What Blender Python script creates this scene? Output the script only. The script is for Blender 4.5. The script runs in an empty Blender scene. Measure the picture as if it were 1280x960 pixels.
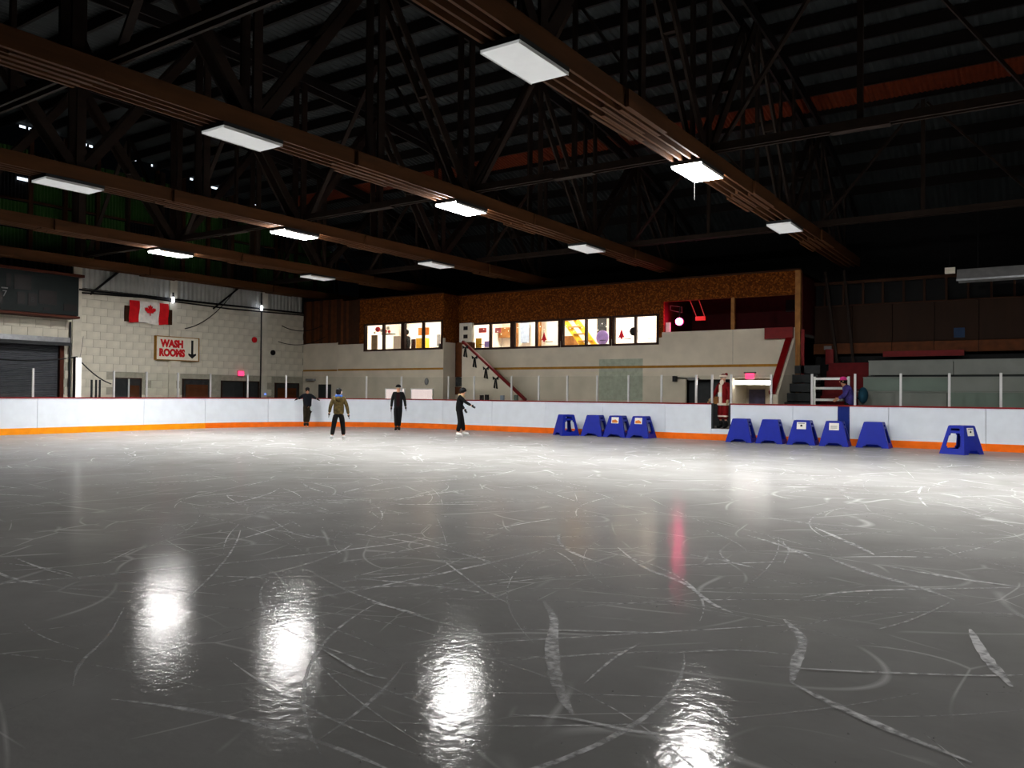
import bpy, math, random
from math import sin, cos, pi, radians
from mathutils import Vector, Matrix
random.seed(7)
S = bpy.context.scene
C = S.collection

# ------------------------------------------------------------------ camera, world, exposure
YAW, PITCH, ROLL, FPX = .5954, .0127, .0091, 1000.4
cam = bpy.data.objects.new('camera', bpy.data.cameras.new('camera')); C.objects.link(cam)
f_ = Vector((-sin(YAW)*cos(PITCH), cos(YAW)*cos(PITCH), sin(PITCH)))
r_ = Vector((cos(YAW), sin(YAW), 0)); u_ = r_.cross(f_)
r2 = r_*cos(ROLL)+u_*sin(ROLL); u2 = -r_*sin(ROLL)+u_*cos(ROLL)
cam.matrix_world = Matrix(((r2.x, u2.x, -f_.x, 0), (r2.y, u2.y, -f_.y, 0), (r2.z, u2.z, -f_.z, 1.4), (0, 0, 0, 1)))
cam.data.sensor_width = 36; cam.data.lens = FPX/1280*36; cam.data.clip_end = 200
S.camera = cam
w = bpy.data.worlds.new('world'); S.world = w; w.use_nodes = True
w.node_tree.nodes['Background'].inputs[0].default_value = (.5, .6, .8, 1)
w.node_tree.nodes['Background'].inputs[1].default_value = .0002
S.view_settings.view_transform = 'Standard'; S.view_settings.look = 'None'
S.view_settings.exposure = 2.0; S.view_settings.gamma = 1
LAMP = 66.0        # radiance of a lit fluorescent panel
OFF_GLOW = .075          # faint glow added to unlit panels, standing in for bounced light
LOBBY = 16.0        # lobby ceiling panels

# ------------------------------------------------------------------ materials
MATS = {}
def nmat(name):
    m = bpy.data.materials.new(name); m.use_nodes = True
    return m, m.node_tree, m.node_tree.nodes['Principled BSDF']
def lin(c):
    return tuple(((v/255)/12.92 if v/255 <= .04045 else ((v/255+.055)/1.055)**2.4) for v in c)
def mat(name, rgb, rough=.6, metal=0, var=.15, scale=6, bump=0, bscale=40, stretch=(1, 1, 1), spec=.2, emit=0):
    if name in MATS: return MATS[name]
    m, t, p = nmat(name); N, L = t.nodes, t.links
    c = lin(rgb)
    tc = N.new('ShaderNodeTexCoord'); mp = N.new('ShaderNodeMapping'); mp.inputs['Scale'].default_value = stretch
    L.new(tc.outputs['Object'], mp.inputs[0])
    if var:
        no = N.new('ShaderNodeTexNoise'); no.inputs['Scale'].default_value = scale; no.inputs['Detail'].default_value = 6
        L.new(mp.outputs[0], no.inputs['Vector'])
        cr = N.new('ShaderNodeValToRGB')
        cr.color_ramp.elements[0].position = .3; cr.color_ramp.elements[1].position = .7
        cr.color_ramp.elements[0].color = tuple(max(0, v*(1-var)) for v in c)+(1,)
        cr.color_ramp.elements[1].color = tuple(min(1, v*(1+var)) for v in c)+(1,)
        L.new(no.outputs['Fac'], cr.inputs[0]); L.new(cr.outputs[0], p.inputs['Base Color'])
    else: p.inputs['Base Color'].default_value = c+(1,)
    if bump:
        n2 = N.new('ShaderNodeTexNoise'); n2.inputs['Scale'].default_value = bscale; n2.inputs['Detail'].default_value = 4
        L.new(mp.outputs[0], n2.inputs['Vector'])
        b = N.new('ShaderNodeBump'); b.inputs['Strength'].default_value = bump; b.inputs['Distance'].default_value = .01
        L.new(n2.outputs['Fac'], b.inputs['Height']); L.new(b.outputs[0], p.inputs['Normal'])
    p.inputs['Roughness'].default_value = rough; p.inputs['Metallic'].default_value = metal
    p.inputs['Specular IOR Level'].default_value = spec
    if emit:
        p.inputs['Emission Color'].default_value = c+(1,); p.inputs['Emission Strength'].default_value = emit
    MATS[name] = m; return m
def emat(name, rgb, s):
    if name in MATS: return MATS[name]
    m, t, p = nmat(name)
    p.inputs['Base Color'].default_value = (.04, .04, .04, 1) if s < 5 else (.7, .7, .7, 1)
    p.inputs['Emission Color'].default_value = lin(rgb)+(1,); p.inputs['Emission Strength'].default_value = s
    MATS[name] = m; return m
def osb_mat():
    m, t, p = nmat('osb'); N, L = t.nodes, t.links
    tc = N.new('ShaderNodeTexCoord'); no = N.new('ShaderNodeTexNoise'); no.inputs['Scale'].default_value = 3
    mx = N.new('ShaderNodeMixRGB'); mx.inputs[0].default_value = .08
    L.new(tc.outputs['Object'], no.inputs['Vector']); L.new(tc.outputs['Object'], mx.inputs[1]); L.new(no.outputs['Color'], mx.inputs[2])
    v = N.new('ShaderNodeTexVoronoi'); v.inputs['Scale'].default_value = 24; v.inputs['Randomness'].default_value = 1
    L.new(mx.outputs[0], v.inputs['Vector'])
    bw = N.new('ShaderNodeSeparateColor'); L.new(v.outputs['Color'], bw.inputs[0])
    cr = N.new('ShaderNodeValToRGB'); e = cr.color_ramp.elements
    e[0].color = lin((74, 34, 6))+(1,); e[1].color = lin((134, 78, 26))+(1,)
    k = cr.color_ramp.elements.new(.6); k.color = lin((94, 46, 9))+(1,)
    L.new(bw.outputs[0], cr.inputs[0]); L.new(cr.outputs[0], p.inputs['Base Color'])
    p.inputs['Roughness'].default_value = .8; p.inputs['Specular IOR Level'].default_value = .1
    return m
def wood(name, rgb, var=.25):
    return mat(name, rgb, .7, 0, var, 5, .3, 30, (1, .12, 1))
def ice_mat():
    m, t, p = nmat('ice'); N, L = t.nodes, t.links
    tc = N.new('ShaderNodeTexCoord')
    n1 = N.new('ShaderNodeTexNoise'); n1.inputs['Scale'].default_value = .55; n1.inputs['Detail'].default_value = 8; n1.inputs['Roughness'].default_value = .65
    L.new(tc.outputs['Object'], n1.inputs['Vector'])
    cr = N.new('ShaderNodeValToRGB'); e = cr.color_ramp.elements
    e[0].position = .3; e[0].color = (.295, .29, .28, 1); e[1].position = .72; e[1].color = (.42, .415, .405, 1)
    L.new(n1.outputs['Fac'], cr.inputs[0])
    # fine criss-cross of old blade scratches, a lighter whitish mark in the ice
    last = cr.outputs[0]
    for k, (sc, rot, th) in enumerate(((.5, .3, .012), (.8, 1.3, .010), (.35, 2.2, .009))):
        mp = N.new('ShaderNodeMapping'); mp.inputs['Rotation'].default_value = (0, 0, rot); mp.inputs['Location'].default_value = (k*7.3, k*3.1, 0)
        L.new(tc.outputs['Object'], mp.inputs[0])
        nn = N.new('ShaderNodeTexNoise'); nn.inputs['Scale'].default_value = .25; nn.inputs['Detail'].default_value = 1
        L.new(mp.outputs[0], nn.inputs['Vector'])
        ad = N.new('ShaderNodeMixRGB'); ad.blend_type = 'ADD'; ad.inputs[0].default_value = 1.0
        vm = N.new('ShaderNodeVectorMath'); vm.operation = 'SCALE'; vm.inputs['Scale'].default_value = 5.0
        L.new(nn.outputs['Color'], vm.inputs[0])
        L.new(mp.outputs[0], ad.inputs[1]); L.new(vm.outputs[0], ad.inputs[2])
        vo = N.new('ShaderNodeTexVoronoi'); vo.feature = 'DISTANCE_TO_EDGE'; vo.inputs['Scale'].default_value = sc
        L.new(ad.outputs[0], vo.inputs['Vector'])
        lt = N.new('ShaderNodeMapRange'); lt.inputs[1].default_value = 0; lt.inputs[2].default_value = th; lt.inputs[3].default_value = .5; lt.inputs[4].default_value = 0
        L.new(vo.outputs['Distance'], lt.inputs[0])
        n3 = N.new('ShaderNodeTexNoise'); n3.inputs['Scale'].default_value = 1.2; L.new(mp.outputs[0], n3.inputs['Vector'])
        r3 = N.new('ShaderNodeMapRange'); r3.inputs[1].default_value = .48; r3.inputs[2].default_value = .62; L.new(n3.outputs['Fac'], r3.inputs[0])
        mu = N.new('ShaderNodeMath'); mu.operation = 'MULTIPLY'; L.new(lt.outputs[0], mu.inputs[0]); L.new(r3.outputs[0], mu.inputs[1])
        mx = N.new('ShaderNodeMixRGB'); L.new(mu.outputs[0], mx.inputs[0]); L.new(last, mx.inputs[1]); mx.inputs[2].default_value = (.9, .9, .9, 1)
        last = mx.outputs[0]
    L.new(last, p.inputs['Base Color'])
    n2 = N.new('ShaderNodeTexNoise'); n2.inputs['Scale'].default_value = 1.6; n2.inputs['Detail'].default_value = 6
    L.new(tc.outputs['Object'], n2.inputs['Vector'])
    mr = N.new('ShaderNodeMapRange'); mr.inputs[1].default_value = .3; mr.inputs[2].default_value = .7; mr.inputs[3].default_value = .11; mr.inputs[4].default_value = .17
    L.new(n2.outputs['Fac'], mr.inputs[0]); p.inputs['Roughness'].default_value = .9
    n4 = N.new('ShaderNodeTexNoise'); n4.inputs['Scale'].default_value = 15; n4.inputs['Detail'].default_value = 5
    L.new(tc.outputs['Object'], n4.inputs['Vector'])
    b = N.new('ShaderNodeBump'); b.inputs['Strength'].default_value = .5; b.inputs['Distance'].default_value = .004
    L.new(n4.outputs['Fac'], b.inputs['Height']); L.new(b.outputs[0], p.inputs['Normal'])
    p.inputs['Specular IOR Level'].default_value = 0
    gl = N.new('ShaderNodeBsdfAnisotropic'); gl.distribution = 'BECKMANN'; L.new(mr.outputs[0], gl.inputs['Roughness']); L.new(b.outputs[0], gl.inputs['Normal'])
    fr = N.new('ShaderNodeFresnel'); fr.inputs[0].default_value = 1.31; mx = N.new('ShaderNodeMixShader')
    sc = N.new('ShaderNodeMath'); sc.operation = 'MULTIPLY'; sc.inputs[1].default_value = .34; L.new(fr.outputs[0], sc.inputs[0]); L.new(sc.outputs[0], mx.inputs[0]); L.new(p.outputs[0], mx.inputs[1]); L.new(gl.outputs[0], mx.inputs[2]); L.new(mx.outputs[0], N['Material Output'].inputs[0])
    return m
def glass_mat():
    m = bpy.data.materials.new('clear_glass'); m.use_nodes = True; t = m.node_tree; N, L = t.nodes, t.links
    for n in list(N): N.remove(n)
    o = N.new('ShaderNodeOutputMaterial'); tr = N.new('ShaderNodeBsdfTransparent'); tr.inputs[0].default_value = (.95, .96, .95, 1)
    gl = N.new('ShaderNodeBsdfGlossy'); gl.inputs['Roughness'].default_value = .05
    fr = N.new('ShaderNodeFresnel'); fr.inputs[0].default_value = 1.3; mx = N.new('ShaderNodeMixShader')
    L.new(fr.outputs[0], mx.inputs[0]); L.new(tr.outputs[0], mx.inputs[1]); L.new(gl.outputs[0], mx.inputs[2]); L.new(mx.outputs[0], o.inputs[0])
    return m
def snow_mat():
    m = bpy.data.materials.new('scraped_snow'); m.use_nodes = True; t = m.node_tree; N, L = t.nodes, t.links
    p = N['Principled BSDF']; p.inputs['Base Color'].default_value = (.95, .95, .96, 1); p.inputs['Roughness'].default_value = .8
    tc = N.new('ShaderNodeTexCoord'); no = N.new('ShaderNodeTexNoise'); no.inputs['Scale'].default_value = 18; no.inputs['Detail'].default_value = 8
    n2 = N.new('ShaderNodeTexNoise'); n2.inputs['Scale'].default_value = 1.3
    L.new(tc.outputs['Object'], no.inputs['Vector']); L.new(tc.outputs['Object'], n2.inputs['Vector'])
    ad = N.new('ShaderNodeMath'); L.new(no.outputs['Fac'], ad.inputs[0]); L.new(n2.outputs['Fac'], ad.inputs[1])
    mr = N.new('ShaderNodeMapRange'); mr.inputs[1].default_value = .85; mr.inputs[2].default_value = 1.2; mr.inputs[3].default_value = .1; mr.inputs[4].default_value = .8
    L.new(ad.outputs[0], mr.inputs[0]); L.new(mr.outputs[0], p.inputs['Alpha'])
    return m
M = dict(
    ice=ice_mat(), snow=snow_mat(), glass=glass_mat(), osb=osb_mat(),
    concrete=mat('concrete', (95, 92, 88), .85, bump=.3),
    board=mat('board_white', (222, 229, 238), .35, var=.04, scale=3),
    red=mat('cap_red', (130, 18, 24), .45, var=.1), orange=mat('kick_orange', (245, 110, 12), .45, var=.12, scale=4),
    yellow=mat('kick_yellow', (250, 150, 10), .45, var=.12, scale=4),
    alu=mat('aluminium', (205, 205, 205), .35, .6, var=.05),
    wallwhite=mat('painted_white', (200, 190, 172), .8, var=.1, scale=1.5, bump=.2, bscale=8),
    block=mat('painted_block', (206, 200, 184), .85, var=.12, scale=2.2, bump=.5, bscale=25),
    mortar=mat('mortar', (165, 160, 146), .9),
    metalwhite=mat('white_metal_sheet', (170, 170, 165), .55, .1, var=.12, scale=2),
    green=mat('green_translucent_sheet', (38, 72, 26), .5, var=.3, scale=1.2),
    roof=mat('galvanised_roof', (41, 45, 46), .6, .1, var=.25, scale=1),
    darkmetal=mat('dark_metal', (14, 14, 15), .6, .2),
    orangesheet=mat('rust_orange_sheet', (84, 30, 7), .7, var=.2),
    purlin=wood('purlin_wood', (16, 10, 8)), truss=wood('truss_wood', (80, 48, 23)), brace=wood('brace_wood', (34, 23, 16)),
    plank=wood('brown_plank', (82, 42, 14)), plank2=wood('brown_plank_dark', (54, 28, 10)),
    ply=mat('plywood', (38, 19, 5), .7, var=.2, scale=3, stretch=(1, 1, .2)),
    stripe=mat('mustard_stripe', (150, 105, 30), .6),
    frame=mat('dark_frame', (48, 26, 18), .6), black=mat('black', (14, 14, 15), .5), dgrey=mat('dark_grey', (44, 46, 48), .6),
    grey=mat('grey', (120, 120, 120), .6), shutter=mat('shutter_steel', (92, 94, 100), .45, .4, var=.1),
    galv=mat('hood_steel', (150, 152, 155), .35, .6, var=.2),
    blue=mat('moulded_blue_plastic', (9, 32, 150), .45, var=.08), bluepad=mat('blue_pad', (8, 34, 110), .6),
    paper=mat('white_paper', (235, 232, 225), .8, var=.03), orangepaper=mat('orange_print', (220, 130, 60), .8),
    cream=mat('cream_wall', (240, 232, 220), .8, var=.05), signwhite=mat('sign_white', (225, 218, 200), .6, var=.06),
    redpaint=mat('red_paint', (108, 8, 10), .5), darkred=mat('dark_red_wall', (62, 4, 7), .7, var=.2), redfloor=mat('red_step', (88, 5, 10), .7, var=.15),
    white=mat('white_paint', (228, 228, 225), .5, var=.04), flagred=mat('flag_red', (200, 20, 28), .8), flagwhite=mat('flag_white', (225, 220, 212), .8),
    bench=mat('bench_grey', (122, 125, 120), .7, var=.12, scale=1.5), benchgreen=mat('bench_greenish', (108, 120, 112), .7, var=.12, scale=1.5),
    teal=mat('scoreboard_teal', (5, 17, 17), .6, var=.15), digit=mat('digit_dark', (20, 12, 12), .5),
    rust=mat('rust_beam', (70, 28, 12), .7), skin=mat('skin', (205, 150, 120), .6, var=.05), hair=mat('dark_hair', (24, 18, 15), .8),
    olive=mat('olive_camo', (74, 62, 32), .9, var=.5, scale=14), navy=mat('dark_camo', (14, 17, 24), .9, var=.6, scale=14),
    brownpants=mat('brown_camo', (34, 28, 16), .9, var=.5, scale=14), blackcloth=mat('black_cloth', (7, 7, 8), .9),
    greycloth=mat('charcoal_cloth', (17, 19, 19), .9, var=.3), maroon=mat('maroon_cloth', (30, 5, 10), .9),
    bluecloth=mat('blue_scarf', (70, 110, 190), .9), fur=mat('beige_fur', (200, 175, 135), 1, var=.2, scale=40, bump=1, bscale=90),
    whitefur=mat('white_fur', (235, 222, 200), 1, var=.08, scale=40, bump=1, bscale=80), santared=mat('red_velvet', (112, 8, 12), .85),
    pink=mat('pink_knit', (230, 60, 140), .9), purple=mat('purple_teal_print', (70, 60, 130), .9, var=.5, scale=9),
    tealcloth=mat('teal_cloth', (26, 62, 80), .9, var=.3), yellowpaint=mat('yellow_paint', (235, 180, 50), .5),
    lamp=emat('lamp_lit', (255, 253, 250), LAMP), lampoff=mat('lamp_off_glow', (240, 242, 242), .5, var=.02, emit=OFF_GLOW), tube=emat('tube_lit', (255, 250, 245), 5),
    lobby=emat('lobby_lit', (255, 242, 226), LOBBY), exitred=emat('exit_sign_glow', (255, 60, 110), .5),
    bulb=emat('bulb_lit', (235, 240, 255), 3), fairy=emat('fairy_light', (255, 240, 215), 2), redlamp=emat('red_lamp_glow', (255, 60, 125), 22),
    redrod=emat('red_hot_rod', (255, 30, 30), .10), redrod2=emat('red_hot_rod_bright', (255, 20, 20), .2), daylight=emat('daylight_gap', (225, 240, 255), .5),
    hatch=emat('lit_hatch', (255, 232, 228), .22), purplepaper=mat('purple_print', (190, 160, 235), .8), bluepaper=mat('blue_print', (150, 165, 185), .8),
    wood=wood('light_wood', (150, 102, 55)), redpaper=mat('red_print', (205, 30, 50), .8),
)

# ------------------------------------------------------------------ helpers
class MB:
    def __init__(s): s.v = []; s.f = []; s.sm = False
    def poly(s, v, f):
        n = len(s.v); s.v += [tuple(a) for a in v]; s.f += [tuple(i+n for i in q) for q in f]; return s
    def box(s, x0, x1, y0, y1, z0, z1):
        return s.poly([(x0, y0, z0), (x1, y0, z0), (x1, y1, z0), (x0, y1, z0), (x0, y0, z1), (x1, y0, z1), (x1, y1, z1), (x0, y1, z1)],
                      [(0, 3, 2, 1), (4, 5, 6, 7), (0, 1, 5, 4), (1, 2, 6, 5), (2, 3, 7, 6), (3, 0, 4, 7)])
    def bar(s, p, q, w, h, up=(0, 0, 1)):
        p, q, up = Vector(p), Vector(q), Vector(up); d = (q-p).normalized()
        a = d.cross(up)
        if a.length < 1e-4: a = d.cross(Vector((0, 1, 0)))
        a.normalize(); b = a.cross(d).normalized(); a = a*w/2; b = b*h/2
        v = [p-a-b, p+a-b, p+a+b, p-a+b, q-a-b, q+a-b, q+a+b, q-a+b]
        return s.poly(v, [(0, 1, 2, 3), (7, 6, 5, 4), (0, 4, 5, 1), (1, 5, 6, 2), (2, 6, 7, 3), (3, 7, 4, 0)])
    def tube(s, pts, r, n=8, cap=True):
        pts = [Vector(p) for p in pts]; rr = r if isinstance(r, (list, tuple)) else [r]*len(pts); vs = []; k = len(pts)
        for i, p in enumerate(pts):
            d = (pts[min(i+1, k-1)]-pts[max(i-1, 0)]).normalized()
            a = d.cross(Vector((0, 0, 1)))
            if a.length < 1e-3: a = d.cross(Vector((0, 1, 0)))
            a.normalize(); b = a.cross(d)
            vs += [p+(a*cos(2*pi*j/n)+b*sin(2*pi*j/n))*rr[i] for j in range(n)]
        fs = [(i*n+j, i*n+(j+1) % n, (i+1)*n+(j+1) % n, (i+1)*n+j) for i in range(k-1) for j in range(n)]
        if cap: fs += [tuple(range(n))[::-1], tuple((k-1)*n+j for j in range(n))]
        return s.poly(vs, fs)
    def ball(s, c, r, n=10, m=6, sc=(1, 1, 1)):
        vs = []; fs = []
        for i in range(m+1):
            t = pi*i/m
            for j in range(n):
                a = 2*pi*j/n; vs.append((c[0]+r*sc[0]*sin(t)*cos(a), c[1]+r*sc[1]*sin(t)*sin(a), c[2]+r*sc[2]*cos(t)))
        for i in range(m):
            for j in range(n): fs.append((i*n+j, (i+1)*n+j, (i+1)*n+(j+1) % n, i*n+(j+1) % n))
        s.sm = True
        return s.poly(vs, fs)
    def prism(s, pts, axis, a0, a1):
        # pts: 2D outline; axis 'y' -> (x,z), 'x' -> (y,z), 'z' -> (x,y)
        g = {'y': lambda p, a: (p[0], a, p[1]), 'x': lambda p, a: (a, p[0], p[1]), 'z': lambda p, a: (p[0], p[1], a)}[axis]
        n = len(pts); v = [g(p, a0) for p in pts]+[g(p, a1) for p in pts]
        return s.poly(v, [tuple(range(n)), tuple(range(2*n-1, n-1, -1))]+[(i, n+i, n+(i+1) % n, (i+1) % n) for i in range(n)])
    def mesh(s, name, m):
        me = bpy.data.meshes.new(name); me.from_pydata(s.v, [], s.f); me.materials.append(m); me.validate()
        import bmesh
        bm = bmesh.new(); bm.from_mesh(me); bmesh.ops.recalc_face_normals(bm, faces=bm.faces); bm.to_mesh(me); bm.free()
        if s.sm:
            for p in me.polygons: p.use_smooth = True
        return me
    def build(s, name, m, parent=None, loc=(0, 0, 0)):
        o = bpy.data.objects.new(name, s.mesh(name, m)); C.objects.link(o)
        if parent: o.parent = parent
        o.location = loc
        return o
def link(name, me, parent=None, loc=(0, 0, 0), rz=0):
    o = bpy.data.objects.new(name, me); C.objects.link(o); o.parent = parent; o.location = loc; o.rotation_euler.z = rz; return o
def tag(o, label=None, cat=None, group=None, kind=None):
    if label: o['label'] = label
    if cat: o['category'] = cat
    if group: o['group'] = group
    if kind: o['kind'] = kind
    return o
def thing(name, label, cat, loc=(0, 0, 0), rz=0, group=None, kind=None):
    o = bpy.data.objects.new(name, None); o.empty_display_size = .2; C.objects.link(o)
    o.location = loc; o.rotation_euler.z = rz
    return tag(o, label, cat, group, kind)
def struct(name, label=None):
    return thing(name, label, None, kind='structure')
def copy_tree(o, parent=None):
    c = o.copy(); C.objects.link(c); c.parent = parent
    for ch in o.children: copy_tree(ch, c)
    return c
def wall(mb, x0, x1, z0, z1, y0, y1, holes=()):
    xs = sorted({x0, x1, *[v for h in holes for v in h[:2]]}); zs = sorted({z0, z1, *[v for h in holes for v in h[2:]]})
    for a, b in zip(xs, xs[1:]):
        run = None
        for c, d in zip(zs, zs[1:]):
            mx, mz = (a+b)/2, (c+d)/2
            solid = not any(h[0] < mx < h[1] and h[2] < mz < h[3] for h in holes) and x0 < mx < x1 and z0 < mz < z1
            if solid: run = (run[0], d) if run else (c, d)
            if run and (not solid or d == zs[-1]):
                mb.box(a, b, y0, y1, run[0], run[1]); run = None
    return mb
def corrug(axis, a0, a1, b0, b1, at, pitch, depth, m, name, parent):
    # vertical corrugated sheet: axis 'x' => runs along x at y=at; 'y' => runs along y at x=at ; z from b0 to b1
    mb = MB(); n = max(2, int((a1-a0)/pitch)*4); vs = []
    prof = (0, 1, 1, 0)
    for i in range(n+1):
        a = a0+(a1-a0)*i/n; o = at+depth*prof[i % 4]
        for z in (b0, b1): vs.append((a, o, z) if axis == 'x' else (o, a, z))
    mb.poly(vs, [(2*i, 2*i+2, 2*i+3, 2*i+1) for i in range(n)])
    return mb.build(name, m, parent)

# ------------------------------------------------------------------ key dimensions
XB, YB, R = -26.7, 24.65, 6.5          # inner faces of the rink boards, corner radius
CX, CY = XB+R, YB-R
HB = 1.17
TX = [5.94, .06, -5.82, -11.7, -17.58, -23.46, -29.3]   # roof trusses
LY = [8.85, 15.07, 21.25]              # rows of ceiling lights
def roof(y):
    u = y-12
    return 10.75-.004*u*u-.000016*u**4
def path(s):
    # along the boards: s<0 on the left straight (going -y), arc, then far straight (+x)
    A = R*pi/2
    if s < 0: return (XB, CY+s, 0.0)
    if s < A:
        t = s/R; return (CX-R*cos(t), CY+R*sin(t), t)
    return (CX+(s-A), YB, pi/2)
ARC = R*pi/2

# ------------------------------------------------------------------ floor
pts = [(XB, -3), (XB, CY)]+[(CX-R*cos(t*pi/32), CY+R*sin(t*pi/32)) for t in range(1, 16)]+[(CX, YB), (9, YB), (9, -3)]
mb = MB(); mb.poly([(x, y, 0) for x, y in pts], [tuple(range(len(pts)))[::-1]])
ice = mb.build('floor', M['ice']); tag(ice, 'sheet of scratched white rink ice', kind='structure')
mb = MB(); mb.box(-30.3, 9, -3, 30.5, -.3, -.02); tag(mb.build('floor', M['concrete']), 'grey concrete slab around the rink', kind='structure')
mb = MB(); mb.box(CX+.5, 9, YB+.16, 30.2, -.02, .36); tag(mb.build('floor', M['concrete']), 'raised concrete walkway behind the far boards', kind='structure')

# scraped blade tracks lying on the ice (white snow ribbons)
TR = [[(-6.19,5.7),(-4.88,5.7),(-3.61,5.36)],[(-4.86,4.63),(-4.75,5.55),(-4.49,6.3)],[(-8.56,5.82),(-7.7,6.07),(-6.88,6.55),(-6.67,6.86)],[(-4.4,4.04),(-4.23,4.49),(-3.97,4.88)],[(-7.08,5.8),(-6.16,5.31)],[(-3.83,3.91),(-3.5,3.9),(-3.27,3.87)],[(-3.82,1.98),(-4.12,2.17),(-4.47,2.51),(-4.96,2.89)],[(-6.35,3.52),(-6.73,4.02)],[(-9.21,6.03),(-8.26,6.05),(-8.02,6.68)],[(-3.33,3.06),(-2.88,2.92),(-2.69,2.92)],[(-4.55,5.48),(-3.43,4.67),(-2.97,4.41)],[(-7.52,3.26),(-6.6,3.15),(-5.93,3.14)],[(-5.36,3.72),(-4.84,4.04),(-4.2,4.68)],[(-3.31,6.64),(-2.75,6.0),(-2.28,5.67),(-1.91,5.24),(-1.7,5.08)],[(-2.6,6.21),(-2.25,6.56),(-1.89,6.93)],[(-2.55,7.5),(-2.47,6.98),(-2.26,6.65),(-1.96,6.49),(-1.49,6.33)],[(-2.63,8.07),(-2.19,7.72),(-1.89,7.42),(-1.72,7.16)],[(-2.11,8.92),(-1.6,8.16),(-1.32,7.71)],[(-1.63,7.33),(-1.26,6.92),(-0.87,6.62),(-0.56,6.32)],[(-0.9,5.2),(-0.74,5.61),(-0.58,6.27)],[(-1.17,7.26),(-0.66,7.1),(-0.18,7.05)],[(-1.46,5.76),(-1.09,6.27),(-0.18,7.05)],[(-2.85,4.61),(-2.57,4.28),(-2.3,3.81),(-1.99,3.35),(-1.74,3.06)],[(-1.4,5.13),(-1.2,4.77),(-1.12,4.33),(-1.06,4.02)],[(-1.06,4.02),(-0.84,3.86),(-0.56,3.69),(-0.26,3.55)],[(-0.42,5.58),(-0.31,5.06),(-0.17,4.59)],[(-1.88,3.43),(-1.93,3.82),(-1.93,4.16)],[(-1.75,4.07),(-1.45,4.35),(-1.19,4.45)],[(-1.3,4.16),(-0.85,4.37),(-0.34,4.66),(-0.13,4.82)],[(-1.95,2.91),(-1.72,3.02),(-1.45,3.06),(-1.27,3.14)],[(-2.66,3.96),(-2.26,4.2),(-1.86,4.44)],[(-3.74,5.55),(-3.61,5.71),(-3.42,5.85)],[(-0.78,8.07),(-0.57,8.68),(-0.4,9.38)],[(-2.38,8.11),(-2.04,7.59),(-1.87,6.84)],[(-0.68,8.03),(-0.2,7.79)],[(-1.95,6.24),(-1.62,6.15),(-1.39,6.4)]]
WIDE = {16: .05, 18: .07, 20: .05, 21: .035, 22: .075, 23: .06, 24: .05, 25: .06, 13: .04, 0: .03, 1: .022, 17: .06, 14: .03}
def crom(p, n=8):
    q = [p[0]]+list(p)+[p[-1]]; out = []
    for i in range(1, len(q)-2):
        for k in range(n):
            t = k/n; a = [Vector(q[i+j]) for j in (-1, 0, 1, 2)]
            out.append(.5*((2*a[1])+(-a[0]+a[2])*t+(2*a[0]-5*a[1]+4*a[2]-a[3])*t*t+(-a[0]+3*a[1]-3*a[2]+a[3])*t**3))
    out.append(Vector(p[-1])); return out
mb = MB()
def ribbon(pts, wd, z):
    n = len(pts); vs = []
    for i, p in enumerate(pts):
        d = (pts[min(i+1, n-1)]-pts[max(i-1, 0)]).normalized(); t = i/(n-1); k = wd/2*(max(0.08, sin(pi*t))**.6)*random.uniform(.75, 1.2)
        vs += [(p.x-d.y*k, p.y+d.x*k, z), (p.x+d.y*k, p.y-d.x*k, z)]
    mb.poly(vs, [(2*i, 2*i+1, 2*i+3, 2*i+2) for i in range(n-1)])
for i, t in enumerate(TR): ribbon(crom(t), WIDE.get(i, .02), .003+.0001*i)
for i in range(420):
    y = 2.2+18*random.random()**.8; x = -22*random.random()+1
    if random.random() < .35: y = random.uniform(2, 9); x = -random.random()*(y*1.35+1)
    a = random.uniform(0, 2*pi); L_ = random.uniform(.5, 3.2); k = random.uniform(-.55, .55); p = []
    for j in range(15):
        p.append(Vector((x, y))); x += cos(a)*L_/14; y += sin(a)*L_/14; a += k*L_/14
    if all(XB+.5 < q.x < 6 and 1 < q.y < YB-.6 for q in p): ribbon(p, random.choice((.006, .01, .014, .02, .035)), .001+.000004*i)
tag(mb.build('skate_tracks', M['snow'], ice), 'white scraped blade tracks on the ice', kind='stuff')
mb = MB()
for i in range(240):
    y = 2+9*random.random(); x = random.uniform(-1.4, .1)*y*.9; s = random.uniform(.002, .006)
    mb.ball((x, y, s*.6), s, 5, 3)
tag(mb.build('ice_crumbs', M['snow'], ice), kind='stuff')

# ------------------------------------------------------------------ rink boards
boards = struct('wall_rink', 'white rink boards with red cap rail and orange kick strip')
def strip(s0, s1, off0, off1, z0, z1, name, m, n=None, parent=boards, loc=None):
    n = n or (1 if (s1 <= 0 or s0 >= ARC) else 5)
    P = []
    for i in range(n+1):
        s = s0+(s1-s0)*i/n; x, y, t = path(s); nx, ny = -cos(t), sin(t)
        P.append(((x+nx*off0, y+ny*off0), (x+nx*off1, y+ny*off1)))
    mb = MB(); vs = []
    for a, b in P: vs += [(a[0], a[1], z0), (b[0], b[1], z0), (b[0], b[1], z1), (a[0], a[1], z1)]
    fs = [(0, 1, 2, 3), tuple(n*4+k for k in (3, 2, 1, 0))]
    for i in range(n):
        for k in range(4): fs.append((i*4+k, (i+1)*4+k, (i+1)*4+(k+1) % 4, i*4+(k+1) % 4))
    mb.poly(vs, fs); return mb.build(name, m, parent)
def sx(x): return ARC+(x-CX)
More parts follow.
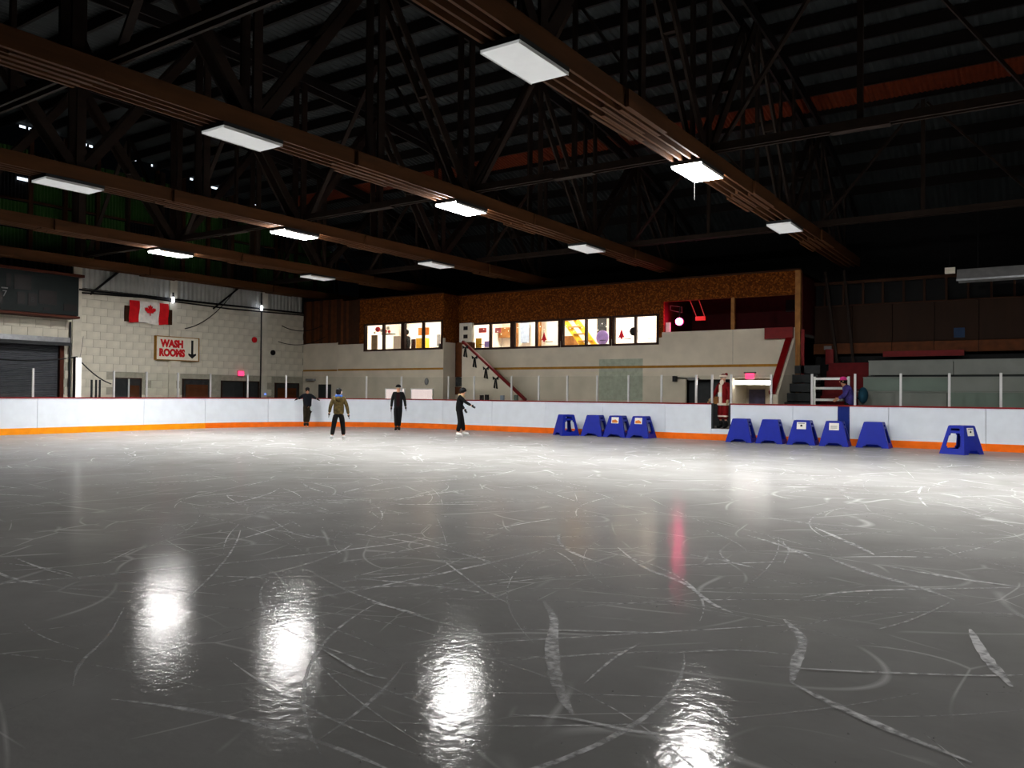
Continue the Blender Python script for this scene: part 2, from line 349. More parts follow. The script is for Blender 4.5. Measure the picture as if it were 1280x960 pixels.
joints = [-9.7, -5.6+.0, 16.18-CY-0.0, .45, 3.0, 5.55, 8.1, sx(-20.0), sx(-17.6), sx(-15.25), sx(-12.9), sx(-10.6), sx(-9.03), sx(-8.41), sx(-6.5), sx(-5.22), sx(-4.9), sx(-3.86), sx(-1.5), sx(.9), sx(3.3), sx(5.7)]
joints = [-9.7, -7.2, -5.6, -4.3, -1.97, .49, 3.0, 5.6, 8.0, sx(-20.0), sx(-17.6), sx(-15.25), sx(-12.9), sx(-10.6), sx(-9.03), sx(-8.41), sx(-6.5), sx(-5.22), sx(-4.9), sx(-3.86), sx(-1.5), sx(.9), sx(3.3), sx(5.7)]
G = .006
for a, b in zip(joints, joints[1:]):
    gate = abs(a-sx(-9.03)) < .01; pad = abs(a-sx(-5.22)) < .01; left = b <= -4.2
    inn = -.08 if left else 0
    top = .36 if gate else HB-.04
    p = strip(a+G, b-G, inn, inn+.1, 0, top, 'board_panel', M['bluepad'] if pad else M['board'])
    if pad: p['label'] = 'narrow blue board panel'
    if gate: p['label'] = 'low white sill of the open gate'
    strip(a+.002, b-.002, inn-.018, inn, 0, .2, 'kick_plate', M['bluepad'] if pad else (M['yellow'] if b < 1 else M['orange']))
    if not gate: strip(a, b, inn-.02, inn+.14, HB-.04, HB, 'cap_rail', M['red'])
    strip(a, b, inn+.1, inn+.14, 0, top, 'board_back', M['grey'])
# stanchions and glass panes
st = [-9.3, -8.05, -6.85, -5.68, -3.05, -1.85, -.62, .72, 2.2, 3.7, 5.3, 6.9, 8.4, sx(-19.76+.0), sx(-18.5)]
st += [sx(-1.16-1.2*k) for k in range(13, 6, -1)]+[sx(-9.03), sx(-8.41)]+[sx(-1.16-1.2*k) for k in range(5, -1, -1)]+[sx(.04), sx(1.24), sx(2.44), sx(3.64), sx(4.84)]
HT = 2.08
for s in st:
    x, y, t = path(s); nx, ny = -cos(t), sin(t); cx, cy = x+nx*.06, y+ny*.06
    mb = MB(); mb.box(-.024, .024, -.03, .03, HB, HT); o = mb.build('stanchion', M['alu'], boards, (cx, cy, 0)); o.rotation_euler.z = -t
for a, b in zip(st, st[1:]):
    if abs(a-sx(-9.03)) < .01 or (a < -5 and b > -4): continue
    strip(a+.03, b-.03, .054, .066, HB+.002, HT-.03, 'glass_pane', M['glass'], n=1 if (b < 0 or a > ARC) else 3)
for x in (-9.01, -8.43):
    mb = MB(); mb.box(x-.03, x+.03, YB+.02, YB+.14, .3, HB); mb.build('gate_post', M['dgrey'], boards)
# tall white net post at the machine gate with dark rope
t = thing('net_post', 'tall square white post rising from the left boards beside the roller door', 'post', (XB-.02, 13.84, 0))
MB().box(-.06, .06, -.1, .1, HB, 2.48).build('post', M['white'], t)
MB().box(-.075, .075, -.12, -.1, .0, 2.5).build('dark_edge', M['black'], t)
t = thing('safety_rope', 'black sagging rope tied to the top of the white post', 'rope', (XB-.03, 13.84, 2.5))
def sag(p, q, s, n=12): return [Vector(p).lerp(Vector(q), i/n)-Vector((0, 0, 4*s*(i/n)*(1-i/n))) for i in range(n+1)]
MB().tube(sag((-.05, 0, 0), (-.9, -3.6, .1), .22), .025, 6).build('rope', M['black'], t)
MB().tube(sag((-.05, 0, 0), (-2.6, 2.6, -.85), .12), .022, 6).build('rope', M['black'], t)
MB().tube(sag((-.05, 0, -.05), (-3.1, 1.8, .9), .35), .008, 5).build('rope', M['dgrey'], t)

# ------------------------------------------------------------------ left wall
WX = -30.0
wl = struct('wall_left', 'white painted block end wall')
mb = MB(); mb.box(WX-.3, WX-.02, 8, 12.2, 0, 5.2); mb.box(WX-.3, WX-.02, 15.0, 30.3, 0, 5.2); mb.box(WX-.3, WX-.02, 12.2, 15.0, 3.3, 5.2)
mb.build('backing', M['mortar'], wl)
bw, bh = .52, .30
blk = MB(); blk.box(-.02, .022, .004, bw-.004, .004, bh-.004); bme = blk.mesh('block', M['block'])
half = MB(); half.box(-.02, .022, .004, bw/2-.004, .004, bh-.004); hme = half.mesh('block', M['block'])
cnt = 0
for row in range(13):
    z = 1.22+row*bh
    if z+bh > 5.16: continue
    y = 10.9+(bw/2 if row % 2 else 0)
    while y < 26.2:
        in_door = (y+bw > 12.1 and y < 15.02 and z < 3.28)
        low = z < 1.9 and any(y+bw > a and y < b for a, b in ((16.9, 18.05), (19.85, 21.2), (21.7, 23.7), (24.6, 26.05)))
        if not in_door and not low and cnt < 298:
            link('block', bme, wl, (WX, y, z+random.uniform(-.002, .002))); cnt += 1
        y += bw
mb = MB(); mb.box(WX-.02, WX+.01, 15.02, 16.9, 0, 1.24); mb.box(WX-.02, WX+.01, 18.05, 19.85, 0, 1.24); mb.box(WX-.02, WX+.01, 21.2, 26.3, 0, .9); mb.box(WX-.02, WX+.015, 15.02, 26.3, 5.08, 5.16)
mb.build('plaster', M['block'], wl)
corrug('y', 15.3, 26.2, 5.22, 6.0, WX-.02, .2, .04, M['metalwhite'], 'metal_sheet', wl)
corrug('y', 8, 15.3, 5.2, 6.0, WX-.02, .2, .04, M['darkmetal'], 'metal_sheet', wl)
# columns on the wall
for y in (19.35, 23.95, 15.45):
    MB().box(WX, WX+.09, y-.16, y+.16, 0, 6.0).build('pilaster', M['block'], wl)
MB().tube([(WX+.12, 23.72, 1), (WX+.12, 23.72, 5.9)], .03, 6).build('conduit', M['dgrey'], wl)
MB().tube([(WX+.1, 15.2, 1), (WX+.1, 15.2, 3.9)], .035, 6).build('conduit', M['dgrey'], wl)
MB().bar((WX+.08, 15.5, 5.13), (WX+.08, 26.2, 5.2), .09, .07).build('pipe', M['darkmetal'], wl)
# green translucent sheets and studs in the gable above
y = 9.0; k = 0
while y < 28:
    t_ = roof(y+.6)-.35
    for z0 in (6.2, 7.15, 8.1, 9.05):
        z1 = min(z0+.85, t_-.0)
        if z1 > z0+.2: corrug('y', y+.06, y+1.14, z0, z1, WX-.1, .11, .03, M['green'] if (k*7+int(z0*3)) % 5 else M['darkmetal'], 'green_sheet', wl)
    MB().box(WX-.06, WX+.04, y-.07, y+.07, 6.0, roof(y)-.1).build('stud', M['plank2'], wl)
    y += 1.2; k += 1
for z0 in (7.08, 8.03, 8.98): MB().box(WX-.05, WX+.0, 8, 12+math.sqrt((10.7-z0)/.0052), z0, z0+.07).build('girt', M['plank2'], wl)
for z in (6.05,): MB().box(WX-.06, WX+.06, 8, 28, z, z+.14).build('girt', M['plank2'], wl)
# daylight showing through the slot between gable and roof
for a, b in ((13.4,13.6),(13.7,13.85),(14.4,14.5),(14.6,14.75),(15.1,15.2),(15.3,15.42),(15.5,15.75),(15.85,15.97),(16.4,16.5),(17.6,17.7),(18.35,18.45),(18.55,18.65),(19.5,19.65),(20.1,20.22),(20.3,20.5),(20.9,21.0),(21.05,21.5),(21.9,22.4),(23.1,23.45),(23.55,23.65),(27.4,27.5),(28.2,28.5)):
    ym = (a+b)/2
    tag(MB().box(WX-.03, WX-.01, a, b, roof(ym)-.14, roof(ym)-.06).build('daylight_gap', M['daylight'], wl))
MB().box(WX-.03, WX-.01, 13.35, 13.7, 8.75, 8.85).build('daylight_gap', M['daylight'], wl)

# roller door
d = struct('door_1', 'grey roller shutter door')
mb = MB()
n = 42
vs = []
for i in range(n*2+1):
    z = .3+2.75*i/(n*2); vs += [(WX-.1+(.025 if i % 2 else 0), 12.15, z), (WX-.1+(.025 if i % 2 else 0), 14.93, z)]
mb.poly(vs, [(2*i, 2*i+1, 2*i+3, 2*i+2) for i in range(n*2)])
tag(mb.build('shutter_slats', M['shutter'], d), kind='stuff')
MB().box(WX-.05, WX+.08, 14.86, 15.0, 0, 3.05).build('guide_rail', M['rust'], d)
MB().box(WX+.02, WX+.4, 11.9, 15.05, 3.05, 3.3).build('hood', M['galv'], d)
MB().box(WX+.4, WX+.44, 11.9, 15.08, 3.0, 3.12).build('hood_edge', M['dgrey'], d)
# low doorways and windows in the left wall
for i, (a, b, z1, parts) in enumerate(((16.93, 18.0, 1.86, 'wd'), (19.88, 21.16, 1.88, 'b'), (21.75, 22.85, 1.84, 'd'), (22.9, 23.66, 1.84, 'd'), (24.65, 25.99, 1.79, 'b'))):
    s = struct('door_%d' % (i+2), 'dark doorway low in the block wall')
    MB().box(WX-.02, WX+.02, a, b, 0, z1).build('opening', M['dgrey'], s)
    mb = MB(); mb.box(WX+.0, WX+.06, a-.04, a, 0, z1+.04); mb.box(WX, WX+.06, b, b+.04, 0, z1+.04); mb.box(WX, WX+.06, a, b, z1, z1+.04); mb.build('door_frame', M['frame'], s)
    if 'b' in parts: MB().box(WX+.02, WX+.04, a+.12, b-.12, 1.0, z1-.2).build('plywood_panel', M['plank'], s)
    if 'w' in parts:
        MB().box(WX+.02, WX+.05, (a+b)/2+.02, (a+b)/2+.07, 0, z1).build('door_post', M['white'], s)
        MB().box(WX+.02, WX+.04, (a+b)/2+.1, b-.05, .9, z1-.25).build('plywood_panel', M['plank'], s)
for q_, y in enumerate((16.05, 16.22, 16.36)): tag(MB().box(-.02, .04, -.03, .03, 0, .75).build('wall_bracket', M['dgrey'], None, (WX+.02, y, 1.05)), 'short dark upright bar low on the block wall, %s of three' % ('left', 'middle', 'right')[q_], 'bracket', 'wall bars by the roller door')

# ------------------------------------------------------------------ things on the left wall
t = thing('washroom_sign', 'white sign with red words WASH ROOMS and a black down arrow', 'sign', (WX+.12, 19.53, 2.68))
MB().box(-.1, .03, -.95, .95, 0, .92).build('sign_board', M['signwhite'], t)
mb = MB()
for a in ((-.98, .98, -.03, 0), (-.98, .98, .92, .95)): mb.box(-.1, .06, a[0], a[1], a[2], a[3])
for y in (-.98, .95): mb.box(-.1, .06, y, y+.03, 0, .92)
mb.build('sign_frame', M['stripe'], t)
def text(body, size, mat_, parent, loc, rot, name='lettering', ex=.004, sx_=1, bold=.0, font=None):
    cu = bpy.data.curves.new(name, 'FONT'); cu.body = body; cu.size = size; cu.extrude = ex; cu.offset = bold; cu.align_x = 'CENTER'; cu.resolution_u = 3
    o = bpy.data.objects.new(name, cu); C.objects.link(o); bpy.context.view_layer.update()
    me = bpy.data.meshes.new_from_object(o.evaluated_get(bpy.context.evaluated_depsgraph_get()))
    bpy.data.objects.remove(o); me.materials.clear(); me.materials.append(mat_)
    o = bpy.data.objects.new(name, me); C.objects.link(o); o.parent = parent; o.location = loc; o.rotation_euler = rot; o.scale = (sx_, 1, 1)
    return o
RL = (pi/2, 0, pi/2)
text('WASH', .40, M['flagred'], t, (.036, -.26, .52), RL, bold=.026, sx_=.86)
text('ROOMS', .40, M['flagred'], t, (.036, -.26, .15), RL, bold=.026, sx_=.82)
mb = MB(); mb.prism([(.61, .84), (.71, .84), (.71, .26), (.84, .3), (.84, .22), (.66, .08), (.48, .22), (.48, .3), (.61, .26)], 'x', .032, .038); mb.build('arrow', M['black'], t)
MB().box(-.1, .02, -.3, .05, -.32, -.03).build('lower_box', M['block'], t)

t = thing('national_flag', 'red and white maple leaf flag hung on the block wall', 'flag', (WX+.12, 18.25, 4.1))
MB().box(-.06, -.02, -.98, 1.04, .0, .62).build('backing_board', M['plank2'], t)
def cloth(y0, y1, m, name):
    mb = MB(); vs = []; n = 10
    for i in range(n+1):
        y = y0+(y1-y0)*i/n
        for j in range(7):
            z = .84-.86*j/6-.03*sin(y*5)*j/6; vs.append((.045+.03*sin(y*9+j*.3)*(j/6+.2), y+.02*sin(j), z))
    mb.sm = True; mb.poly(vs, [(i*7+j, (i+1)*7+j, (i+1)*7+j+1, i*7+j+1) for i in range(n) for j in range(6)]); return mb.build(name, m, t)
cloth(-.84, -.42, M['flagred'], 'red_band'); cloth(-.42, .43, M['flagwhite'], 'white_field'); cloth(.43, .82, M['flagred'], 'red_band')
hl = [(0, 1), (.14, .74), (.3, .82), (.22, .42), (.42, .62), (.47, .5), (.68, .54), (.6, .32), (.7, .26), (.34, -.04), (.38, -.16), (.05, -.1), (.05, -.48)]
leaf = hl+[(-x, z) for x, z in hl[::-1]][:-1]
mb = MB(); mb.prism([(x*.36, .43+z*.30) for x, z in leaf], 'x', .105, .11); mb.build('maple_leaf', M['flagred'], t)

t = thing('scoreboard', 'dark teal scoreboard high above the roller door', 'scoreboard', (-29.2, 13.4, 3.98))
MB().box(-.7, 0, -2.2, 1.72, .1, 1.5).build('cabinet', M['teal'], t)
MB().box(-.7, .06, -2.2, 1.75, 0, .08).build('ledge', M['rust'], t)
MB().box(-.7, .06, -2.2, 1.9, 1.5, 1.6).build('top_rail', M['rust'], t)
for y0, y1, z0, z1 in ((-1.6, -.95, .95, 1.35), (-.7, -.55, .9, 1.35), (-.45, .1, .85, 1.35), (.35, .95, .42, .9), (-.35, -.1, .35, .75), (0, .28, .32, .75), (.5, .75, .2, .3), (1.2, 1.65, .25, .5), (-1.3, -.8, .3, .7)):
    MB().box(0, .012, y0, y1, z0, z1).build('display_window', M['digit'], t)
text('7', .3, M['grey'], t, (.014, -.75, .55), RL); MB().box(0, .015, -.85, -.65, .82, .86).build('caption_strip', M['grey'], t)
text('8', .26, M['dgrey'], t, (.02, .14, .45), RL)

def bulb(label, loc):
    t = thing('wall_lamp', label, 'lamp', loc)
    MB().tube([(0, 0, .12), (0, 0, .3)], .035, 8).build('socket', M['dgrey'], t)
    MB().ball((0, 0, 0), .06, 8, 6, (1, 1, 2.1)).build('bulb', M['bulb'], t)
bulb('bright white bulb just right of the maple leaf flag', (WX+.25, 19.22, 5.12))
bulb('small white bulb high on the wall near the right corner', (WX+.25, 23.62, 5.2))
def disc(name, label, m, y, z, r):
    o = MB().tube([(0, 0, 0), (.06, 0, 0)], r, 16).build(name, m, None, (WX+.03, y, z)); tag(o, label, name.split('_')[-1])
disc('alarm_bell', 'round red bell on the white block wall', M['flagred'], 23.4, 3.75, .13)
disc('alarm_bell', 'round black bell on the white block wall below the red one', M['black'], 24.45, 3.22, .12)
t = thing('exit_sign', 'small glowing pink exit sign on the left block wall', 'sign', (WX+.04, 22.69, 2.1))
MB().box(0, .08, -.13, .13, 0, .22).build('lit_face', M['exitred'], t); MB().box(-.02, .0, -.15, .15, -.02, .24).build('housing', M['dgrey'], t)
def cable(label, pts, r=.02):
    tag(MB().tube(pts, r, 5).build('cable', M['black'], None), label, 'cable')
cable('dark cable swooping down from the eave right of the sign', sag((WX+.2, 22.3, 5.95), (WX+.06, 19.9, 4.0), .35), .018)
cable('dark pipe running under the white metal sheeting', [(WX+.12, 15.6, 5.02), (WX+.12, 18, 5.1), (WX+.12, 22, 5.02), (WX+.12, 26.2, 5.1)], .03)
cable('slanting dark brace between wall head and eave', [(WX+.12, 22.5, 6.0), (WX+.12, 21.2, 4.95)], .04)
cable('slanting dark brace beside the scoreboard', [(WX+.14, 17.0, 6.0), (WX+.14, 15.9, 5.0)], .045)
cable('loose cable looping into the far left corner', sag((WX+.1, 24.9, 4.5), (-28.6, 26.2, 4.55), .25), .018)
cable('lower loose cable looping into the far left corner', sag((WX+.1, 24.7, 3.75), (-28.4, 26.2, 4.0), .25), .015)
tag(MB().box(-.03, .03, -.03, .03, -.03, .03).build('indicator_light', emat('blue_led', (90, 130, 255), .7), None, (WX+.1, 24.0, 1.3)), 'tiny blue light low on the wall by the corner', 'light')

# ------------------------------------------------------------------ far wall: lobby building
wf = struct('wall_far', 'white and chipboard front wall of the lobby building')
# recess at the left
mb = MB(); mb.box(-30, -27.35, 26.3, 26.5, 0, 3.72); mb.box(-27.35, -27.3, 26.0, 26.5, 0, 3.72); mb.build('plaster_recess', M['wallwhite'], wf)
x = -30.0; k = 0
while x < -27.4:
    MB().box(x+.006, x+.184, 26.28+.012*(k % 2), 26.4, 3.72, 5.75).build('plank', M['plank'] if k % 3 else M['plank2'], wf); x += .19; k += 1
WL = [(-25.62, -23.36), (-23.28, -21.14)]
WR = [(-20.5, -18.32), (-18.24, -16.05), (-15.95, -13.82), (-13.72, -11.9)]
WZ = (3.3, 4.44); WZR = (3.3, 4.33)
mb = MB(); wall(mb, -27.3, -21.08, 0, 3.72, 26.0, 26.12, [(a, b, WZ[0], WZ[1]) for a, b in WL])
mb.box(-21.16, -21.08, 26.12, 27, 0, 3.55); mb.build('plaster_left', M['wallwhite'], wf)
mb = MB(); wall(mb, -26.0, -21.08, 3.72, 5.58, 26.0, 26.12, [(a, b, WZ[0], WZ[1]) for a, b in WL]); mb.box(-21.2, -21.08, 26.12, 27.0, 3.55, 5.58)
mb.box(-25.7, -21.08, 25.99, 26.0, 3.1+.45, 3.62) if 0 else None
mb.build('chipboard_left', M['osb'], wf)
mb = MB(); mb.box(-26.0, -25.68, 25.985, 26, 3.6, 4.6); mb.box(-25.68, -21.1, 25.985, 26, 4.5, 4.62); mb.build('chipboard_trim', M['osb'], wf)
for k, x in enumerate((-27.3, -27.13, -26.96, -26.79, -26.62, -26.45, -26.28, -26.11)):
    MB().box(x+.005, x+.165, 25.98, 26.1, 3.6, 5.6).build('plank', M['plank'] if k in (1, 3) else M['plank2'], wf)
mb = MB(); wall(mb, -21.08, -11.75, 0, 3.5, 27.0, 27.12, [(a, b, WZR[0], WZR[1]) for a, b in WR])
wall(mb, -11.75, -6.9, 0, 3.69, 27.0, 27.12, [(-10.84, -9.22, .36, 1.98), (-9.16, -7.86, .36, 2.02)]); mb.build('plaster_right', M['wallwhite'], wf)
mb = MB(); wall(mb, -21.08, -6.9, 3.5, 5.56, 27.0, 27.12, [(a, b, WZR[0], WZR[1]) for a, b in WR]+[(-11.75, -6.9, 3.0, 3.69), (-11.7, -9.2, 3.69, 4.79), (-9.08, -7.05, 3.69, 4.77)])
mb.build('chipboard_right', M['osb'], wf)
mb = MB(); mb.box(-21.08, -6.9, 26.96, 27.14, 5.56, 5.62); mb.box(-26.0, -21.06, 25.96, 26.14, 5.58, 5.63); mb.build('roof_edge', M['plank2'], wf)
mb = MB(); mb.box(-30, -27.3, 26.285, 26.3, 2.4, 2.48); mb.box(-27.3, -21.08, 25.985, 26, 2.4, 2.48); mb.box(-20.1, -7.3, 26.985, 27, 2.4, 2.49); mb.build('stripe', M['stripe'], wf)
for x in (-9.2, ): MB().box(x, x+.12, 26.96, 27.0, 3.69, 4.79).build('post', M['wood'], wf)
MB().box(-7.05, -6.88, 26.96, 27.14, 0, 5.56).build('corner_post', M['wood'], wf)
MB().box(-9.15, -9.13, 26.99, 27, 2.5, 3.69).build('panel_joint', M['mortar'], wf)
MB().box(-14.3, -12.5, 26.992, 27, 1.2, 2.75).build('patched_panel', mat('greenish_patch', (160, 166, 150), .8), wf)
# cabinet like stair door at the step between the two blocks
t = thing('stair_cupboard', 'tall brown plywood cupboard in the recess between the window rows', 'cupboard', (-20.62, 26.75, .36))
MB().box(-.42, .45, 0, .23, 1.75, 3.2).build('upper_door', M['plank'], t)
MB().box(-.42, .45, .03, .23, 1.35, 1.73).build('grille', M['dgrey'], t)
MB().box(-.42, .45, 0, .23, 1.0, 1.33).build('shelf_box', M['plank'], t)
MB().box(-.42, .45, 0, .23, 0, .98).build('lower_panel', M['wallwhite'], t)
t = thing('notice_cabinet', 'pale box with small dark notices above the brown cupboard', 'notice board', (-20.55, 26.8, 3.58))
MB().box(-.32, .32, 0, .18, 0, .8).build('box', M['signwhite'], t)
for z in (.15, .5): MB().box(-.1, .12, -.01, 0, z, z+.16).build('notice', M['digit'], t)
# windows
wn = 0
def window(a, b, z0, z1, y, lab):
    global wn; wn += 1
    w_ = struct('window_%d' % wn, lab); m_ = (a+b)/2; e = .06
    mb = MB(); mb.box(a-.03, b+.03, y-.04, y+.12, z0-.05, z0+.03); mb.box(a-.03, b+.03, y-.04, y+.12, z1-.03, z1+.04); mb.box(a-.03, a+e, y-.04, y+.12, z0, z1); mb.box(b-e, b+.03, y-.04, y+.12, z0, z1)
    mb.build('window_frame', M['frame'], w_)
    MB().box(m_-.035, m_+.035, y-.03, y+.12, z0, z1).build('mullion', M['frame'], w_)
    MB().box(a+e, m_-.035, y+.05, y+.058, z0+.03, z1-.03).build('pane', M['glass'], w_)
    MB().box(m_+.035, b-e, y+.05, y+.058, z0+.03, z1-.03).build('pane', M['glass'], w_)
for i, (a, b) in enumerate(WL): window(a, b, WZ[0], WZ[1], 26.0, 'lit lobby window')
for i, (a, b) in enumerate(WR): window(a, b, WZR[0], WZR[1], 27.0, 'lit lobby window')
# lobby rooms behind
lr = struct('wall_lobby', 'cream lobby interior walls')
mb = MB(); mb.box(-27.2, -11.8, 30.0, 30.1, 2.5, 5.5); mb.box(-27.3, -27.2, 26.2, 30.1, 2.5, 5.5); mb.box(-11.85, -11.75, 27.12, 30.1, 2.5, 5.5); mb.box(-21.0, -20.9, 27.2, 30.0, 2.5, 5.5); mb.build('plaster', M['cream'], lr)
tag(MB().box(-27.3, -21.1, 26.15, 27.14, 5.3, 5.4).box(-27.3, -11.75, 27.14, 30.1, 5.3, 5.4).build('ceiling', M['cream']), 'cream ceiling inside the lobby', kind='structure')
tag(MB().box(-27.3, -21.1, 26.15, 27.14, 2.4, 2.5).box(-27.3, -11.75, 27.14, 30.1, 2.4, 2.5).build('floor', M['concrete']), 'lobby floor behind the windows', kind='structure')
for i, x in enumerate((-25.4, -22.6, -19.2, -16.6, -14.0, -12.6)):
    t = thing('ceiling_light', 'small lit ceiling panel inside the lobby, %s behind the glass' % ('first from left', 'second from left', 'third from left', 'fourth from left', 'fifth from left', 'sixth from left')[i], 'ceiling light', (x, 28.4, 5.2))
    MB().box(-.32, .32, -.62, .62, .04, .1).build('housing', M['white'], t); MB().box(-.3, .3, -.6, .6, 0, .04).build('diffuser', M['lobby'], t)
# things seen in the lobby
def stuffbox(name, label, cat, m, x0, x1, z0, z1, y, th=.03):
    return tag(MB().box(-(x1-x0)/2, (x1-x0)/2, 0, th, 0, z1-z0).build(name, m, None, ((x0+x1)/2, y, z0)), label, cat)
def papertree(x, label):
    t = thing('paper_tree', label, 'decoration', (x, 27.09, 3.5))
    mb = MB(); mb.prism([(-.14, .06), (.14, .06), (.09, .13), (.1, .13), (.05, .22), (.06, .22), (0, .38), (-.06, .22), (-.05, .22), (-.1, .13), (-.09, .13)], 'y', 0, .01); mb.build('tree', M['redpaper'], t)
    MB().box(-.04, .04, 0, .01, 0, .06).build('pot', M['redpaper'], t)
    MB().box(.08, .4, 0, .008, -.02, .01).build('caption', M['digit'], t)
papertree(-16.83, 'red paper tree stuck on the fourth right pane from the cupboard'); papertree(-13.42, 'red paper tree stuck on the window beside the last white pane')
t = thing('lobby_stair', 'yellow slanting stair seen through the lobby window', 'stair', (-16.75, 29.0, 2.5))
for dx in (0, .55):
    MB().bar((dx-.75, 0, 2.6), (dx+1.0, 0, .5), .05, .22, (0, 0, 1)).build('stringer', M['yellowpaint'], t)
for i in range(6): MB().box(-.55+i*.25, .1+i*.25, -.1, .1, 2.3-i*.3, 2.34-i*.3).build('tread', M['wood'], t)
stuffbox('bookcase', 'brown shelf low in the lobby by the yellow stair', 'shelf', M['wood'], -17.35, -16.85, 2.5, 3.9, 29.5, .4)
stuffbox('door_frame', 'wooden door frame standing in the lobby', 'door frame', M['wood'], -20.0, -19.88, 2.5, 5.0, 29.7, .1)
stuffbox('door_frame', 'wooden post near the tree pane in the lobby', 'door frame', M['wood'], -18.85, -18.65, 2.5, 5.0, 29.7, .1)
stuffbox('wall_cabinet', 'brown wall cabinet in the second lobby window pane', 'cabinet', M['wood'], -20.8, -20.25, 3.95, 4.4, 29.6, .3)
stuffbox('banner', 'grey and blue banner behind the third lobby pane', 'banner', M['bluepaper'], -19.75, -19.3, 3.7, 4.6, 29.8, .02)
stuffbox('poster', 'dark framed poster with a grey print in the lobby', 'poster', M['dgrey'], -15.95, -15.5, 4.0, 4.75, 29.9, .02)
tag(MB().tube([(0, 0, 0), (0, .04, 0)], .16, 14).build('wreath', M['black'], None, (-12.98, 27.2, 3.78)), 'round black wreath at the seventh lobby pane', 'wreath')
tag(MB().ball((0, 0, 0), .28, 14, 8, (1, .15, 1)).build('round_cushion', M['purplepaper'], None, (-14.33, 27.3, 3.6)), 'round lilac shape low behind the sixth lobby pane', 'decoration')
stuffbox('poster', 'pink and white poster pinned behind the second lobby pane', 'poster', mat('pink_print', (230, 120, 120), .8), -19.3, -19.0, 3.95, 4.15, 27.2, .01)
stuffbox('poster', 'small red lettered poster behind the first lobby pane', 'poster', mat('pale_red_print', (225, 90, 90), .8), -20.15, -19.75, 3.98, 4.18, 27.2, .01)
stuffbox('window_sticker', 'yellow paper at the foot of the first lobby pane', 'paper', M['yellowpaint'], -20.3, -20.0, 3.35, 3.75, 27.2, .01)
stuffbox('window_sticker', 'lilac and blue paper in the lower corner of the first lobby pane', 'paper', M['purplepaper'], -19.85, -19.55, 3.36, 3.62, 27.2, .01)
for k, x in enumerate((-19.9, -17.75, -14.2, -12.25)):
    stuffbox('caption_strip', 'small black lettered strip near the foot of a lobby pane, %s of four' % ('first', 'second', 'third', 'last')[k], 'lettering', M['digit'], x-.12, x+.12, 3.47, 3.49, 27.08, .005)
mb = MB()
for a, b in WR:
    n = 12
    for i in range(n):
        x = a+.1+(b-a-.2)*i/(n-1); mb.ball((x, 27.16, 4.12-.12*(i % 3)), .015, 5, 3)
tag(mb.build('fairy_lights', M['fairy']), 'row of tiny lit icicle lights along the lobby windows', 'fairy lights', kind='stuff')
# left windows contents
stuffbox('shelf_board', 'shelf with red and white ornaments behind the leftmost lobby pane', 'shelf', M['frame'], -25.0, -24.4, 4.02, 4.06, 26.4, .3)
for i, (x, z, r, m) in enumerate(((-25.25, 4.27, .12, 'redpaper'), (-24.98, 4.2, .1, 'paper'), (-24.8, 4.16, .09, 'redpaper'), (-24.62, 4.3, .09, 'paper'), (-24.56, 4.14, .07, 'redpaper'), (-25.42, 4.12, .06, 'paper'))):
    tag(MB().ball((0, 0, 0), r, 10, 6).build('ornament', M[m], None, (x, 26.45, z)), '%s ball ornament behind the leftmost lobby pane, %s' % ('red' if m == 'redpaper' else 'white', ('at its left edge', 'beside the big red one', 'under the white one at middle', 'at its right top', 'at its right under a white one', 'small at the lower left')[i]), 'ornament', 'ornaments in the leftmost lobby pane')
stuffbox('fridge', 'white cabinet behind the leftmost lobby pane', 'cabinet', M['paper'], -25.0, -24.45, 2.5, 4.0, 27.2, .5)
stuffbox('dark_curtain', 'tan curtain edge at the leftmost lobby pane', 'curtain', mat('tan_cloth', (150, 125, 95), .9), -25.5, -25.15, 3.3, 4.0, 26.3, .04)
stuffbox('menu_board', 'orange and pink menu board behind the second lobby pane', 'menu board', M['orangepaper'], -24.55, -23.9, 4.1, 4.45, 28.4, .04)
stuffbox('snack_rack', 'yellow snack rack behind the second lobby pane', 'rack', M['yellowpaint'], -24.5, -23.95, 3.5, 3.95, 28.2, .3)
stuffbox('wall_mirror', 'narrow grey mirror on the lobby wall behind the third pane', 'mirror', M['grey'], -24.7, -24.5, 3.7, 4.25, 29.95, .02)
stuffbox('table', 'dark table with grey bag in the fourth lobby pane', 'table', M['dgrey'], -22.0, -21.6, 3.3, 3.55, 26.8, .3)
stuffbox('plant_stand', 'small brown stand at the foot of the third lobby pane', 'stand', M['rust'], -23.12, -22.95, 3.33, 3.75, 26.3, .1)

# open gallery with the red lamp
wg = struct('wall_gallery', 'dark red walls of the open gallery')
mb = MB(); mb.box(-11.75, -6.9, 29.8, 29.9, 3.5, 5.5); mb.box(-6.95, -6.85, 27.15, 29.9, 3.5, 5.5); mb.box(-11.75, -11.72, 27.15, 29.8, 3.5, 5.5); mb.build('plaster', M['darkred'], wg)
tag(MB().box(-11.75, -6.85, 27.13, 29.9, 5.4, 5.5).build('ceiling', M['darkred']), 'dark ceiling of the red gallery', kind='structure')
tag(MB().box(-11.75, -6.85, 27.13, 29.9, 3.4, 3.5).build('floor', M['concrete']), 'floor of the red gallery', kind='structure')
t = thing('red_lamp', 'glowing pink red lamp in the open gallery', 'lamp', (-11.22, 27.3, 4.08))
MB().ball((0, 0, 0), .13, 14, 10).build('bulb', M['redlamp'], t); MB().tube([(0, .0, .1), (0, .1, .55)], .03, 6).build('stem', M['black'], t)
MB().tube([(0, .06, 0), (0, .22, 0)], [.16, .08], 12).build('shade', M['black'], t)
t = thing('infrared_heater', 'hanging heater with two red glowing rods right of the pink lamp', 'heater', (-10.5, 27.4, 4.2))
